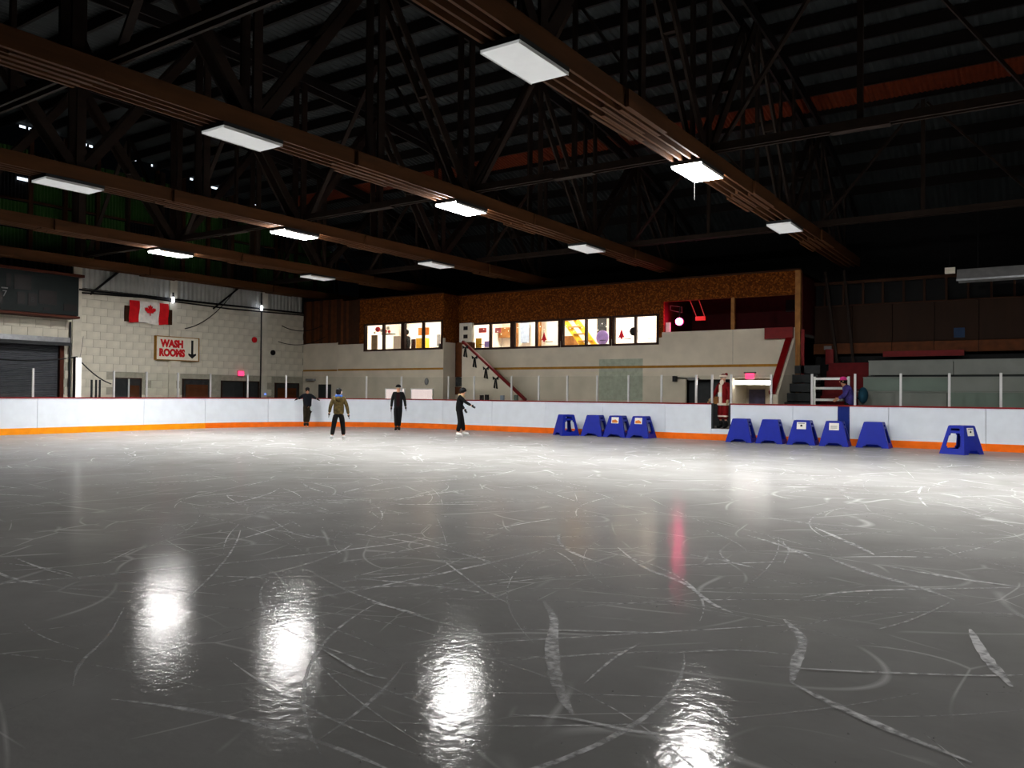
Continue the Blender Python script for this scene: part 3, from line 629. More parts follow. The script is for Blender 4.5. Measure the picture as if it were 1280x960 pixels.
MB().bar((-.35, 0, .62), (-.1, 0, .02), .025, .02).build('rod', M['redrod'], t); MB().bar((-.02, 0, .62), (.2, 0, .02), .025, .02).build('rod', M['redrod'], t)
MB().box(-.14, .2, -.02, .08, -.1, .04).build('reflector', M['redrod2'], t)
t = thing('beam_frame', 'faint red lit frame at the left top of the open gallery', 'frame', (-11.45, 27.5, 4.5))
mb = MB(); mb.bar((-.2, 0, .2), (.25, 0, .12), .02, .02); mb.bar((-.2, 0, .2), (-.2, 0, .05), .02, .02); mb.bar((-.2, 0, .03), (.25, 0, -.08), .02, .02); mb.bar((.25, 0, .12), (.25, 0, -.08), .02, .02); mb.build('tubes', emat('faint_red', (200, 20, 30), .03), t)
stuffbox('notice', 'small white notice at the left edge of the open gallery', 'notice', M['paper'], -11.68, -11.5, 3.7, 4.05, 27.16, .02)
stuffbox('red_box', 'dark red box hung on the gallery parapet near the corner post', 'box', M['redpaint'], -8.02, -7.1, 3.32, 3.69, 26.85, .14)
t = thing('vent_window', 'pair of small black windows in the upper right of the red gallery', 'window', (-7.6, 29.7, 4.5))
for dx in (-.5, .05): MB().box(dx, dx+.45, 0, .08, 0, .42).build('pane', M['black'], t)

# lower wall: passage with tube light, dark door, hatches
s = struct('door_7', 'dark doorway behind the boards'); MB().box(-10.84, -9.22, 27.3, 27.34, .36, 1.98).build('opening', M['dgrey'], s)
MB().box(-9.95, -9.5, 27.24, 27.3, 1.12, 1.38).build('wood_crate', M['wood'], s)
s = struct('door_8', 'lit passage doorway'); mb = MB(); mb.box(-9.16, -7.86, 28.6, 28.65, .36, 2.3); mb.box(-9.2, -9.16, 27.12, 28.65, .36, 2.3); mb.box(-7.86, -7.82, 27.12, 28.65, .36, 2.3); mb.box(-9.2, -7.82, 27.12, 28.65, 2.25, 2.3)
mb.build('passage_wall', M['wallwhite'], s); MB().box(-9.05, -8.5, 28.5, 28.6, .36, 1.65).build('inner_door', mat('slate_purple', (70, 66, 90), .6, var=.3), s)
t = thing('tube_light', 'bright horizontal fluorescent tube in the passage behind the boards', 'light', (-8.52, 27.2, 1.86))
MB().box(-.66, .44, -.03, .03, -.05, .07).build('tube', M['tube'], t); MB().box(.48, .64, -.04, .04, -.06, .07).build('end_lamp', M['tube'], t); MB().box(-.68, .66, .03, .07, -.06, .08).build('fitting', M['white'], t)
t = thing('exit_sign', 'glowing pink exit sign above the bright tube light', 'sign', (-8.53, 26.9, 1.98))
MB().box(-.14, .14, 0, .08, 0, .2).build('lit_face', M['exitred'], t); MB().box(-.2, .2, .02, .1, .2, .24).build('housing', M['dgrey'], t)
for i, (a, b) in enumerate(((-24.27, -23.2), (-22.79, -21.63))):
    s = struct('window_%d' % (7+i), 'low lit hatch behind the boards')
    MB().box(a, b, 25.97, 25.99, 1.0, 1.57).build('lit_pane', M['hatch'], s)
    mb = MB(); mb.box(a-.04, b+.04, 25.95, 26.0, 1.57, 1.61); mb.box(a-.04, a, 25.95, 26, .98, 1.57); mb.box(b, b+.04, 25.95, 26, .98, 1.57); mb.build('hatch_frame', M['white'], s)
stuffbox('hatch_window', 'small dark window low in the left recess wall', 'window', M['dgrey'], -28.85, -28.05, 1.0, 1.78, 26.24, .06)
stuffbox('wall_box', 'small grey box on the lower white wall left of the corner', 'box', M['grey'], -29.6, -29.1, 1.95, 2.05, 26.1, .2)
tag(MB().ball((0, 0, 0), .12, 10, 6, (1, .3, 1.3)).build('wall_fan', M['grey'], None, (-21.95+.0, 25.96, 1.9)), 'oval grey plate on the wall above the lit hatches', 'plate')
t = thing('camera_bracket', 'dark lamp bracket on the white wall left of the dark doorway', 'bracket', (-11.2, 26.9, 2.0))
MB().box(-.06, .05, -.1, .1, -.1, .1).build('head', M['dgrey'], t); MB().bar((0, .0, .05), (.9, .05, .0), .03, .03).build('arm', M['dgrey'], t); MB().box(.5, .85, -.02, .08, -.05, .05).build('lamp', M['grey'], t)
tag(MB().box(-19.2, -17.1, 25.66, 25.92, 1.08, 1.15).box(-19.1, -19.0, 25.8, 25.9, .36, 1.08).box(-17.3, -17.2, 25.8, 25.9, .36, 1.08).build('side_counter', M['wallwhite']), 'narrow pale counter along the stair parapet', 'counter')
for i, (x, m, h) in enumerate(((-19.0, 'digit', .2), (-18.75, 'digit', .22), (-18.0, 'bluepaper', .2), (-17.35, 'benchgreen', .22))):
    stuffbox('bottle_box', '%s small container on the ledge right of the cupboard' % ('dark', 'second dark', 'blue', 'greenish')[i], 'container', M[m], x, x+.14, 1.15, 1.15+h, 25.75, .1)

# stair parapet with red rail and black ribbons
t = thing('stair_parapet', 'white stair parapet with sloping red handrail below the window row', 'stair', (-20.1, 26.0, 0))
MB().prism([(0, .36), (0, 3.42), (.1, 3.42), (2.95, 1.24), (2.95, .36)], 'y', 0, .1).build('parapet', M['wallwhite'], t)
MB().bar((0, .05, 3.55), (3.1, .05, 1.18), .14, .09).build('handrail', M['redpaint'], t)
MB().bar((-.05, .0, 3.6), (1.2, .0, 2.64), .03, .04).build('rail_edge', M['white'], t)
for i, (x, z) in enumerate(((-19.9, 3.33), (-19.42, 2.9), (-18.85, 2.45), (-18.37, 2.05))):
    t = thing('ribbon_bow', 'black ribbon bow on the red stair rail, %s from the top' % ('first', 'second', 'third', 'fourth')[i], 'ribbon', (x, 25.96, z-.35), 0, 'black ribbon bows on the stair rail')
    mb = MB(); mb.prism([(-.02, .32), (-.14, .4), (-.12, .26)], 'y', -.03, .01); mb.prism([(.02, .32), (.14, .4), (.12, .26)], 'y', -.03, .01); mb.build('bow', M['black'], t)
    mb = MB(); mb.prism([(-.03, .32), (.0, .32), (-.03, -.08), (-.1, -.05)], 'y', -.02, .01); mb.prism([(0, .32), (.03, .32), (.1, -.1), (.03, -.08)], 'y', -.02, .01); mb.build('tail', M['black'], t)

# stair at the right end of the building
t = thing('end_stair', 'steep stair wall with dark red sloping rail at the right end of the building', 'stair', (-7.2, 26.9, 0))
def P(y): return 3.34-(26.9-y)*.97
MB().prism([(-1.9, .36), (-1.9, P(25.0)-.05), (0, 3.3), (.1, 3.3), (.1, .36)], 'x', -.02, .16).build('stair_wall', M['wallwhite'], t)
MB().bar((-.02, -1.9, P(25.0)), (-.02, .05, 3.38), .2, .1).build('red_rail', M['redpaint'], t)
for i in range(7): MB().box(.16, .95, -1.8+i*.3, .1, .36+i*.3, .62+i*.3).build('step', M['dgrey'], t)
stuffbox('red_downpipe', 'vertical red strip beside the corner post', 'trim', M['redpaint'], -6.84, -6.74, 1.8, 3.6, 26.9, .08)

# ------------------------------------------------------------------ right: bleachers, red stair, back wall
wb = struct('wall_back', 'brown plywood wall above the benches')
x = -6.8; k = 0
while x < 8:
    MB().box(x+.008, x+1.21, 28.5, 28.55, 3.22, 4.48).build('plywood_sheet', M['ply'], wb); MB().box(x+.008, x+1.21, 28.35, 28.4, 2.85, 3.2).build('plywood_band', M['plank'], wb)
    MB().box(x+.3, x+.36, 28.48, 28.54, 4.48, 5.2).build('mullion', M['plank2'], wb); MB().box(x+.9, x+.96, 28.48, 28.54, 4.48, 5.2).build('mullion', M['plank2'], wb); x += 1.22
mb = MB(); mb.box(-6.8, 8, 28.48, 28.56, 5.2, 5.3); mb.box(-6.8, 8, 28.46, 28.56, 4.46, 4.5); mb.build('rail', M['plank2'], wb)
mb = MB(); mb.box(-30.2, 9, 30.2, 30.3, 0, 8.2); mb.box(-6.8, 8.5, 28.7, 28.75, .3, 5.3); mb.build('dark_cladding', M['darkmetal'], wb)
stuffbox('bench_canopy', 'bright red horizontal board on the brown wall over the benches', 'board', M['redpaint'], -4.6, -2.3, 2.72, 2.9, 28.25, .08)
stuffbox('notice', 'blue notice on the brown wall above the benches', 'notice', mat('blue_notice', (24, 48, 78), .6), -2.6, -2.3, 3.3, 3.6, 28.48, .02)
stuffbox('notice', 'small white tag on the brown wall near the red gallery', 'notice', M['grey'], -6.45, -6.2, 3.0, 3.12, 28.32, .03)
for i, (y, z0, z1, x0) in enumerate(((25.5, .95, 1.56, -4.85), (26.35, 1.6, 1.99, -4.85), (27.2, 2.1, 2.53, -4.85))):
    t = thing('bench_row', '%s stepped row of pale grey wooden benches behind the glass' % ('lowest', 'middle', 'topmost')[i], 'bench', (x0, y, 0), 0, 'stepped bench rows')
    x = 0
    for k in range(5):
        MB().box(x+.01, x+2.35, 0, .04, z0, z1).build('riser_board', M['benchgreen'] if (k+i) % 3 == 1 else M['bench'], t)
        MB().box(x+.0, x+2.36, -.03, .8, z1, z1+.03).build('seat_board', M['bench'], t)
        x += 2.36
    MB().box(0, .06, .05, .78, .36, z1).build('end_panel', M['grey'], t)
    if i == 2: MB().box(0, 11.8, -.2, -.16, 2.02, 2.07).build('foot_rail', M['dgrey'], t)
t = thing('red_stair', 'red painted stair between the benches and the gallery corner', 'stair', (-5.55, 25.7, .36))
for i in range(8): MB().box(-.6, .68, i*.28, 2.7, i*.27, (i+1)*.27).build('step', M['redfloor'], t)
stuffbox('red_post', 'slanting dark red post behind the red stair', 'post', M['redpaint'], -6.35, -6.1, 2.5, 3.0, 28.1, .1)
t = thing('barrier_rail', 'white three-bar rail in front of the red stair', 'railing', (-6.1, 25.42, .36))
for z in (1.56, 1.27, .92): MB().box(0, 1.02, 0, .04, z, z+.07).build('bar', M['white'], t)
for x in (.0, .98): MB().box(x, x+.06, .04, .09, 0, 1.66).build('post', M['white'], t)
t = thing('radiant_heater', 'long grey radiant heater hood hanging above the benches', 'heater', (-2.3, 26.2, 4.75))
MB().prism([(-.35, 0), (-.3, 0), (-.12, .28), (.12, .28), (.3, 0), (.35, 0), (.16, .33), (-.16, .33)], 'x', 0, 9).build('hood', M['grey'], t)
MB().box(0, 9, -.37, -.33, -.02, .03).build('hood_edge', M['galv'], t); MB().tube([(.1, 0, .1), (8.8, 0, .1)], .05, 8).build('burner_tube', M['darkmetal'], t)
for x in (.5, 3, 6): MB().bar((x, 0, .33), (x, 0, roof(26.2)-4.75-.2), .02, .02).build('hanger', M['darkmetal'], t)
t = thing('junction_box', 'small white box hanging left of the grey heater hood', 'box', (-2.5, 26.2, 5.0))
MB().box(-.12, .14, -.06, .06, 0, .17).build('case', M['signwhite'], t); MB().bar((0, 0, .17), (0, 0, roof(26.2)-5.2), .015, .015).build('hanger', M['darkmetal'], t)
t = thing('gallery_posts', 'pair of leaning brown timbers behind the red stair top', 'timber', (-6.0, 28.25, 2.52))
MB().bar((0, 0, 0), (-.4, 0, 3.1), .08, .08).build('timber', M['brace'], t); MB().bar((.5, 0, 0), (.2, 0, 3.1), .08, .08).build('timber', M['brace'], t)

# ------------------------------------------------------------------ roof
ceil = struct('ceiling', 'corrugated metal arched roof')
mb = MB(); vs = []; ny = 24; X0, X1 = -30.2, 9; nx = int((X1-X0)/.19)*2
ys = [-3+33.3*i/ny for i in range(ny+1)]
for i in range(nx+1):
    x = X0+(X1-X0)*i/nx; dz = .035*(i % 2)
    for y in ys: vs.append((x, y, roof(y)+dz))
mb.poly(vs, [(i*(ny+1)+j, (i+1)*(ny+1)+j, (i+1)*(ny+1)+j+1, i*(ny+1)+j+1) for i in range(nx) for j in range(ny)])
tag(mb.build('roof_sheet', M['roof'], ceil), kind='stuff')
y = 5.0; pys = []
while y < 29.6:
    MB().box(X0, X1, -.04, .04, -.3, 0).build('purlin', M['purlin'], ceil, (0, y, roof(y)-.01)); pys.append(y); y += 1.12
mb = MB(); ya, yb = 22.98, 23.9; nx = 560; vs = []
for i in range(nx+1):
    x = -28+35*i/nx; dz = -.04-.03*(i % 2); vs += [(x, ya, roof(ya)+dz-.18), (x, yb, roof(yb)+dz-.18)]
mb.poly(vs, [(2*i, 2*i+2, 2*i+3, 2*i+1) for i in range(nx)]); tag(mb.build('orange_insulation', M['orangesheet'], ceil), 'rust orange ribbed strip under the roof', kind='stuff')
# ------------------------------------------------------------------ trusses
names = ['out to the right of all lit lamps', 'just right of the nearest lamp row', 'nearest and largest, carrying three lamps', 'second from right, left of the largest', 'third from right, in the middle of the left half', 'fourth from right, ending left of the lobby windows', 'last, running along the block wall']
NY = [2.8+3.1*k for k in range(9)]       # panel points 2.8 ... 27.6
for ti, X in enumerate(TX):
    t = thing('roof_truss', 'long brown timber roof truss, '+names[ti], 'truss', (X, 2.2, 5.9))
    y0, y1 = -.0, 27.3
    for k, dx in enumerate((-.26, -.09, .09, .26)):
        MB().box(dx-.022, dx+.022, y0, y1, 0, .3).build('chord_plank', M['truss'], t)
    for yc in (11.9, 18.3, 24.6, 5.6):
        for dx in (-.175, 0, .175, -.33, .33):
            e = random.uniform(-.25, .25); MB().box(dx-.03, dx+.03, yc-2.2-.75+e, yc-2.2+.75+e, -.02, .26).build('splice_plank', M['truss'], t)
    for k, ny_ in enumerate(NY):
        yb_ = ny_-2.2; zt = roof(ny_)-.55-5.9
        if zt < .6: continue
        vw = .09
        for dx in (-.17, .17): MB().box(dx-.025, dx+.025, yb_-vw, yb_+vw, .05, zt).build('upright', M['brace'], t)
        if k < len(NY)-1 and ti < 6:
            zn = roof(NY[k+1])-.55-5.9
            if k % 2 == 0: a, b = (yb_, .15), (yb_+3.1, zn)
            else: a, b = (yb_, zt), (yb_+3.1, .15)
            for dx in (-.14, .14): MB().bar((dx, a[0], a[1]), (dx, b[0], b[1]), .05, .2, (1, 0, 0) if 0 else (0, 0, 1)).build('diagonal', M['brace'], t)
            m_ = ((a[0]+b[0])/2, (a[1]+b[1])/2)
            MB().box(-.14, .14, m_[0]-.06, m_[0]+.06, m_[1]-.09, m_[1]+.09).build('spacer_block', M['brace'], t)
    for dx in (-.2, .2) if ti < 6 else ():
        for k in range(9):
            ya_, yb2 = 2.2+k*3.05, 2.2+(k+1)*3.05
            MB().bar((dx, ya_-2.2, roof(ya_)-.5-5.9), (dx, yb2-2.2, roof(yb2)-.5-5.9), .06, .28).build('top_chord_plank', M['purlin'], t)
# sway frames between the trusses
for bi, (xa, xb) in enumerate(zip(TX, TX[1:])):
    for ri, Y in enumerate((6.4, 15.3, 23.6)):
        t = thing('sway_brace', 'brown cross frame between the %s and %s truss from the right, in the %s row' % (('first', 'second', 'third', 'fourth', 'fifth', 'sixth', 'seventh')[bi], ('first', 'second', 'third', 'fourth', 'fifth', 'sixth', 'seventh')[bi+1], ('nearest', 'middle', 'farthest')[ri]), 'brace', (xb, Y, 6.2))
        W = xa-xb
        for dy in (-.08, .08): MB().box(.05, W-.05, dy-.025, dy+.025, .02, .17).build('chord_board', M['brace'], t)
        zt = roof(Y)-.6-6.2
        MB().box(W/2-.05, W/2+.05, -.04, .04, .17, zt).build('post', M['brace'], t)
        for s_ in (0, 1):
            a = (.35 if s_ == 0 else W-.35, 0, .1); b = (W/2+(-.1 if s_ == 0 else .1), 0, zt-.1)
            MB().bar(a, b, .05, .13, (0, 1, 0)).build('diagonal', M['brace'], t)
        if ri == 1: MB().box(W/2-.5, W/2+.5, -.1, .1, -.005, .02).build('splice_plate', M['brace'], t)

# ------------------------------------------------------------------ ceiling lights
ord_ = {2: 'largest truss', 3: 'second truss from right', 4: 'third truss from right', 5: 'fourth truss from right', 1: 'truss outside the right edge', 0: 'outermost truss on the right'}
proto = {}
def light(ti, ri):
    lit = ri == 1
    lab = '%s rectangular lamp under the %s, %s along it' % ('glowing white' if lit else 'unlit pale', ord_[ti], ('nearest', 'middle', 'farthest')[ri])
    if lit not in proto:
        t = thing('ceiling_light', lab, 'ceiling light', (0, 0, 0), 0, 'glowing lamps' if lit else 'pale unlit lamps')
        MB().box(-.31, .31, -.62, .62, .035, .1).build('housing', M['dgrey'], t)
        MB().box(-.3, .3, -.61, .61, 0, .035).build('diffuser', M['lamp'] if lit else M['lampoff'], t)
        mb = MB(); mb.box(-.305, -.295, -.61, .61, -.012, .035); mb.box(.295, .305, -.61, .61, -.012, .035); mb.build('edge_trim', M['white'], t)
        proto[lit] = t
    else: t = copy_tree(proto[lit])
    t['label'] = lab; t.location = (TX[ti], LY[ri], 5.79)
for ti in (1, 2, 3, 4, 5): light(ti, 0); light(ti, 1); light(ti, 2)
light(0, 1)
mb = MB(); mb.tube([(0, 0, 0), (0, 0, .45)], .005, 5); tag(mb.build('pull_cord', M['black'], None, (-5.98, 15.3, 5.33)), 'thin pale cord hanging under the glowing lamp of the largest truss', 'cord')

# ------------------------------------------------------------------ blue skating aids
def face(parent, name, c, cells_u, cells_v, holes, th=.03, arch=None):
    # c: four corners (bl, br, tr, tl); holes: set of (iu, iv)
    bl, br, tr, tl = [Vector(p) for p in c]; n = (br-bl).cross(tl-bl).normalized()
    def pt(u, v, o): return (bl.lerp(br, u)).lerp(tl.lerp(tr, u), v)-n*o
    U, V = cells_u, cells_v; mb = MB(); idx = {}
    vs = []
    for o in (0, th):
        for i, u in enumerate(U):
            for j, v in enumerate(V): idx[(i, j, o > 0)] = len(vs); vs.append(pt(u, v, o))
    fs = []; solid = lambda i, j: 0 <= i < len(U)-1 and 0 <= j < len(V)-1 and (i, j) not in holes
    for i in range(len(U)-1):
        for j in range(len(V)-1):
            if not solid(i, j): continue
            q = [(i, j), (i+1, j), (i+1, j+1), (i, j+1)]
            fs.append(tuple(idx[a+(False,)] for a in q)); fs.append(tuple(idx[a+(True,)] for a in q[::-1]))
            for (a, b, di, dj) in ((0, 1, 0, -1), (1, 2, 1, 0), (2, 3, 0, 1), (3, 0, -1, 0)):
                if not solid(i+di, j+dj): fs.append((idx[q[a]+(False,)], idx[q[a]+(True,)], idx[q[b]+(True,)], idx[q[b]+(False,)]))
    mb.poly(vs, fs); return mb.build(name, M['blue'], parent)
def skate_aid(label, loc, rz, sign=None, W=.80, D=.66, H=.70, group='blue plastic skating aids'):
    t = thing('skating_aid', label, 'skating aid', loc, rz, group)
    w, d_, w2, d2 = W/2, D/2, W*.56/2, D*.62/2
    B = [(-w, -d_, 0), (w, -d_, 0), (w, d_, 0), (-w, d_, 0)]; T = [(-w2, -d2, H), (w2, -d2, H), (w2, d2, H), (-w2, d2, H)]
    solidU, solidV = (0, .2, .32, .68, .8, 1), (0, .09, .15, 1)
    hs = {(2, 0), (1, 0), (3, 0), (2, 1)}
    face(t, 'front_panel', (B[0], B[1], T[1], T[0]), (0, .22, .3, .7, .78, 1), (0, .08, .14, 1), {(1, 0), (2, 0), (3, 0), (2, 1)})
    face(t, 'back_panel', (B[2], B[3], T[3], T[2]), (0, .17, .24, .76, .83, 1), (0, .2, .27, .67, .75, 1), {(1, 2), (2, 1), (2, 2), (3, 2), (2, 3)})
    sideU, sideV = (0, .17, .24, .76, .83, 1), (0, .2, .27, .67, .75, .84, .92, 1)
    hh = {(1, 2), (2, 1), (2, 2), (3, 2), (2, 3), (2, 5)}
    face(t, 'side_panel', (B[1], B[2], T[2], T[1]), sideU, sideV, hh); face(t, 'side_panel', (B[3], B[0], T[0], T[3]), sideU, sideV, hh)
    mb = MB(); mb.prism([(-w2, -d2+.03), (-w2+.03, -d2), (w2-.03, -d2), (w2, -d2+.03), (w2, d2-.03), (w2-.03, d2), (-w2+.03, d2), (-w2, d2-.03)], 'z', H-.03, H+.015); mb.build('top_cap', M['blue'], t)
    if sign:
        z0 = .46; k = (1-z0/H)
        yy = -(d2+(d_-d2)*(1-(z0+.1)/H))-.004
        sl = (d_-d2)/H; sw = .13
        mb = MB(); vs = [(-sw, -(d_-sl*z0)-.004, z0), (sw, -(d_-sl*z0)-.004, z0), (sw, -(d_-sl*(z0+.2))-.004, z0+.2), (-sw, -(d_-sl*(z0+.2))-.004, z0+.2)]
        vs += [(a, b+.008, c) for a, b, c in vs]; mb.poly(vs, [(0, 1, 2, 3), (7, 6, 5, 4), (0, 4, 5, 1), (1, 5, 6, 2), (2, 6, 7, 3), (3, 7, 4, 0)]); p = mb.build('placard', M['paper'], t)
        mb = MB(); za, zb, xa_ = z0+.02, z0+.1, .1
        if sign == 'orange': mb.prism([(-.1, za), (.1, za), (.1, zb-.02), (.02, zb+.03), (-.1, zb)], 'y', -(d_-sl*(z0+.06))-.012, -(d_-sl*(z0+.06))-.006); mb.build('print', M['orangepaper'], p)
        elif sign == 'dot': mb.ball((0, -(d_-sl*(z0+.1))-.006, z0+.09), .035, 8, 5, (1, .1, 1.2)); mb.box(-.09, .09, -(d_-sl*(z0+.17))-.01, -(d_-sl*(z0+.17))-.004, z0+.16, z0+.175); mb.build('print', M['digit'], p)
        else:
            for zz in (.05, .08, .11): mb.box(-.09, .09, -(d_-sl*(z0+zz))-.01, -(d_-sl*(z0+zz))-.005, z0+zz, z0+zz+.012)
            mb.build('print', M['grey'], p)
    return t
YS = 24.27
skate_aid('blue skating aid turned to show its open side, leftmost of all', (-13.95, 23.95, 0), radians(-36))
skate_aid('plain blue skating aid, second from left in the left group', (-12.99, YS, 0), radians(3))
skate_aid('blue skating aid with orange placard, third from left in the left group', (-12.13, YS, 0), radians(2), 'orange')
skate_aid('blue skating aid with orange placard, rightmost of the left group', (-11.27, YS, 0), radians(0), 'orange')
skate_aid('plain blue skating aid beside the person in the red suit', (-7.93, YS, 0), radians(2))
skate_aid('plain blue skating aid, second from left in the right group', (-7.02, YS, 0), radians(2))
skate_aid('blue skating aid with white placard bearing a black spot', (-6.1, YS, 0), radians(2), 'dot')
skate_aid('blue skating aid with white lettered placard in front of the blue panel', (-5.2, YS-.03, 0), radians(4), 'text')
skate_aid('plain blue skating aid at the right end of the right group', (-4.17, YS, 0), radians(0), W=.86)
skate_aid('lone blue skating aid standing apart at the far right', (-1.93, 23.05, 0), radians(62), 'dot')

# ------------------------------------------------------------------ people
def skin(name, J, E, m, parent, sub=1):
    keys = list(J); me = bpy.data.meshes.new(name)
    me.from_pydata([J[k][0] for k in keys], [(keys.index(a), keys.index(b)) for a, b in E], []); me.materials.append(m)
    o = bpy.data.objects.new(name, me); C.objects.link(o); o.parent = parent
    md = o.modifiers.new('skin', 'SKIN'); md.use_smooth_shade = True
    seen = set(); adj = {k: [] for k in keys}
    for a, b in E: adj[a].append(b); adj[b].append(a)
    sv = me.skin_vertices[0].data
    for i, k in enumerate(keys):
        r = J[k][1]; sv[i].radius = r if isinstance(r, tuple) else (r, r)
        if k not in seen:
            sv[i].use_root = True; st_ = [k]
            while st_:
                q = st_.pop()
                if q in seen: continue
                seen.add(q); st_ += adj[q]
    sd = o.modifiers.new('subdivision', 'SUBSURF'); sd.levels = sub; sd.render_levels = sub
    return o
def person(label, loc, rz, H, pose, cl, lift=.055, skates=True, group=None):
    t = thing('person', label, 'person', loc, rz, group)
    D = dict(pelvis=(0, 0, .53), spine=(0, .0, .63), chest=(0, 0, .74), neck=(0, 0, .835), chin=(0, .012, .875), head=(0, .004, .93),
             sl=(-.095, 0, .80), el=(-.135, -.01, .64), wl=(-.145, .03, .50), sr=(.095, 0, .80), er=(.135, -.01, .64), wr=(.145, .03, .50),
             hl=(-.05, 0, .50), kl=(-.055, .02, .28), al=(-.06, 0, .055), hr=(.05, 0, .50), kr=(.055, .02, .28), ar=(.06, 0, .055))
    D.update(pose); h = H-lift
    V_ = {k: Vector(v)*h+Vector((0, 0, lift)) for k, v in D.items()}
    def j(k, r): return (tuple(V_[k]), r*h)
    # body: one continuous skinned figure with five fingers per hand
    J = {k: j(k, r) for k, r in dict(pelvis=.055, spine=.05, chest=.055, neck=.03, chin=.042, head=.052, sl=.026, el=.02, wl=.015, sr=.026, er=.02, wr=.015, hl=.036, kl=.027, al=.016, hr=.036, kr=.027, ar=.016).items()}
    Ed = [('pelvis', 'spine'), ('spine', 'chest'), ('chest', 'neck'), ('neck', 'chin'), ('chin', 'head'), ('chest', 'sl'), ('sl', 'el'), ('el', 'wl'), ('chest', 'sr'), ('sr', 'er'), ('er', 'wr'),
          ('pelvis', 'hl'), ('hl', 'kl'), ('kl', 'al'), ('pelvis', 'hr'), ('hr', 'kr'), ('kr', 'ar')]
    tl_ = V_.get('tl', V_['al']+Vector((-.01, .09, -.03))*h); tr_ = V_.get('tr', V_['ar']+Vector((.01, .09, -.03))*h)
    J['tl'] = (tuple(tl_), .009*h); J['tr'] = (tuple(tr_), .009*h); Ed += [('al', 'tl'), ('ar', 'tr')]
    fw = Vector((0, 1, 0))
    hd = {}
    for s_, e_, w_ in (('l', 'el', 'wl'), ('r', 'er', 'wr')):
        d = (V_[w_]-V_[e_]).normalized(); sd = d.cross(Vector((1, 0, 0))); sd = sd.normalized() if sd.length > .2 else fw
        hd[s_] = (V_[w_], d, sd); pk = 'p'+s_
        J[pk] = (tuple(V_[w_]+d*.025*h), .011*h); Ed.append((w_, pk))
    body = skin('body', J, Ed, cl.get('skin', M['skin']), t)
    body['label'] = 'figure under the clothes'
    for s_ in 'lr':
        w_, d, sd = hd[s_]; JJ = {'w': (tuple(w_-d*.005*h), .022*h), 'w2': (tuple(w_+d*.02*h), .023*h), 'p': (tuple(w_+d*.05*h), (.017*h, .026*h))}; EE = [('w', 'w2'), ('w2', 'p')]
        for q, (o, L_) in enumerate(((-.016, .035), (-.006, .043), (.005, .045), (.015, .04))):
            a = w_+d*.055*h+sd*o*h; b = a+d*L_*.55*h; c = b+(d*.8+Vector((0, .35, 0)))*L_*.5*h
            JJ['a%d' % q] = (tuple(a), .006*h); JJ['b%d' % q] = (tuple(b), .0055*h); JJ['c%d' % q] = (tuple(c), .0045*h); EE += [('p', 'a%d' % q), ('a%d' % q, 'b%d' % q), ('b%d' % q, 'c%d' % q)]
        a = w_+d*.02*h-sd*.02*h; b = a+(d*.7-sd*.6)*.03*h; JJ['t0'] = (tuple(a), .008*h); JJ['t1'] = (tuple(b), .006*h); EE += [('w', 't0'), ('t0', 't1')]
        g = skin('glove' if cl.get('glove') else 'hand', JJ, EE, cl.get('glove', M['skin']), t)
    # face
    hc = V_['head']; hx = Vector(pose.get('look', (0, 1, 0))).normalized(); rx = hx.cross(Vector((0, 0, 1))).normalized()
    for s_ in (-1, 1):
        MB().ball(tuple(hc+hx*.048*h+rx*.02*h*s_+Vector((0, 0, -.004*h))), .006*h, 6, 4).build('eye', M['black'], t)
        MB().ball(tuple(hc+rx*.05*h*s_+Vector((0, 0, -.012*h))), .012*h, 6, 5, (.6, .8, 1.3)).build('ear', cl.get('skin', M['skin']), t)
    MB().ball(tuple(hc+hx*.055*h+Vector((0, 0, -.02*h))), .009*h, 6, 5, (1, 1, 1.3)).build('nose', cl.get('skin', M['skin']), t)
    MB().ball(tuple(hc+hx*.045*h+Vector((0, 0, -.04*h))), .012*h, 6, 4, (1.3, 1, .3)).build('mouth', mat('lips', (150, 70, 70), .6), t)
    hat = cl['hat']; hm = cl['hatmat']
    if hat == 'helmet':
        mb = MB(); vs = []; n, m_ = 14, 7
        mb.ball(tuple(hc+Vector((0, -.006*h, .012*h))), .068*h, 14, 9, (1, 1.12, .95)); mb.v = [(x, y, max(z, hc.z-.012*h)) if (Vector((x, y, 0))-Vector((hc.x, hc.y, 0))).dot(hx) > .02*h else (x, y, z) for x, y, z in mb.v]
        hm_ = mb.build('helmet', hm, t)
        for a in (-.03, 0, .03): MB().ball(tuple(hc+rx*a*h+Vector((0, 0, .072*h))-hx*.01*h), .008*h, 6, 4, (1, 2.2, .5)).build('vent', M['grey'], hm_)
        MB().tube([tuple(hc+rx*.056*h), tuple(hc+rx*.04*h-Vector((0, 0, .05*h))), tuple(hc+hx*.02*h-Vector((0, 0, .068*h))), tuple(hc-rx*.04*h-Vector((0, 0, .05*h))), tuple(hc-rx*.056*h)], .004*h, 5).build('chin_strap', M['black'], t)
    else:
        mb = MB(); mb.ball(tuple(hc+Vector((0, -.004*h, .02*h))), .06*h, 12, 8, (1, 1.05, .9)); mb.v = [(x, y, max(z, hc.z+.008*h)) for x, y, z in mb.v]; mb.build('knit_hat' if hat == 'hat' else 'cap', hm, t)
        mb = MB(); mb.ball(tuple(hc-hx*.012*h-Vector((0, 0, .01*h))), .055*h, 12, 8, (1, 1, 1)); mb.build('hair', M['hair'], t) if hat == 'hat' and cl.get('hair', 1) else None
    # jacket
    jr = cl.get('jr', 1.0)
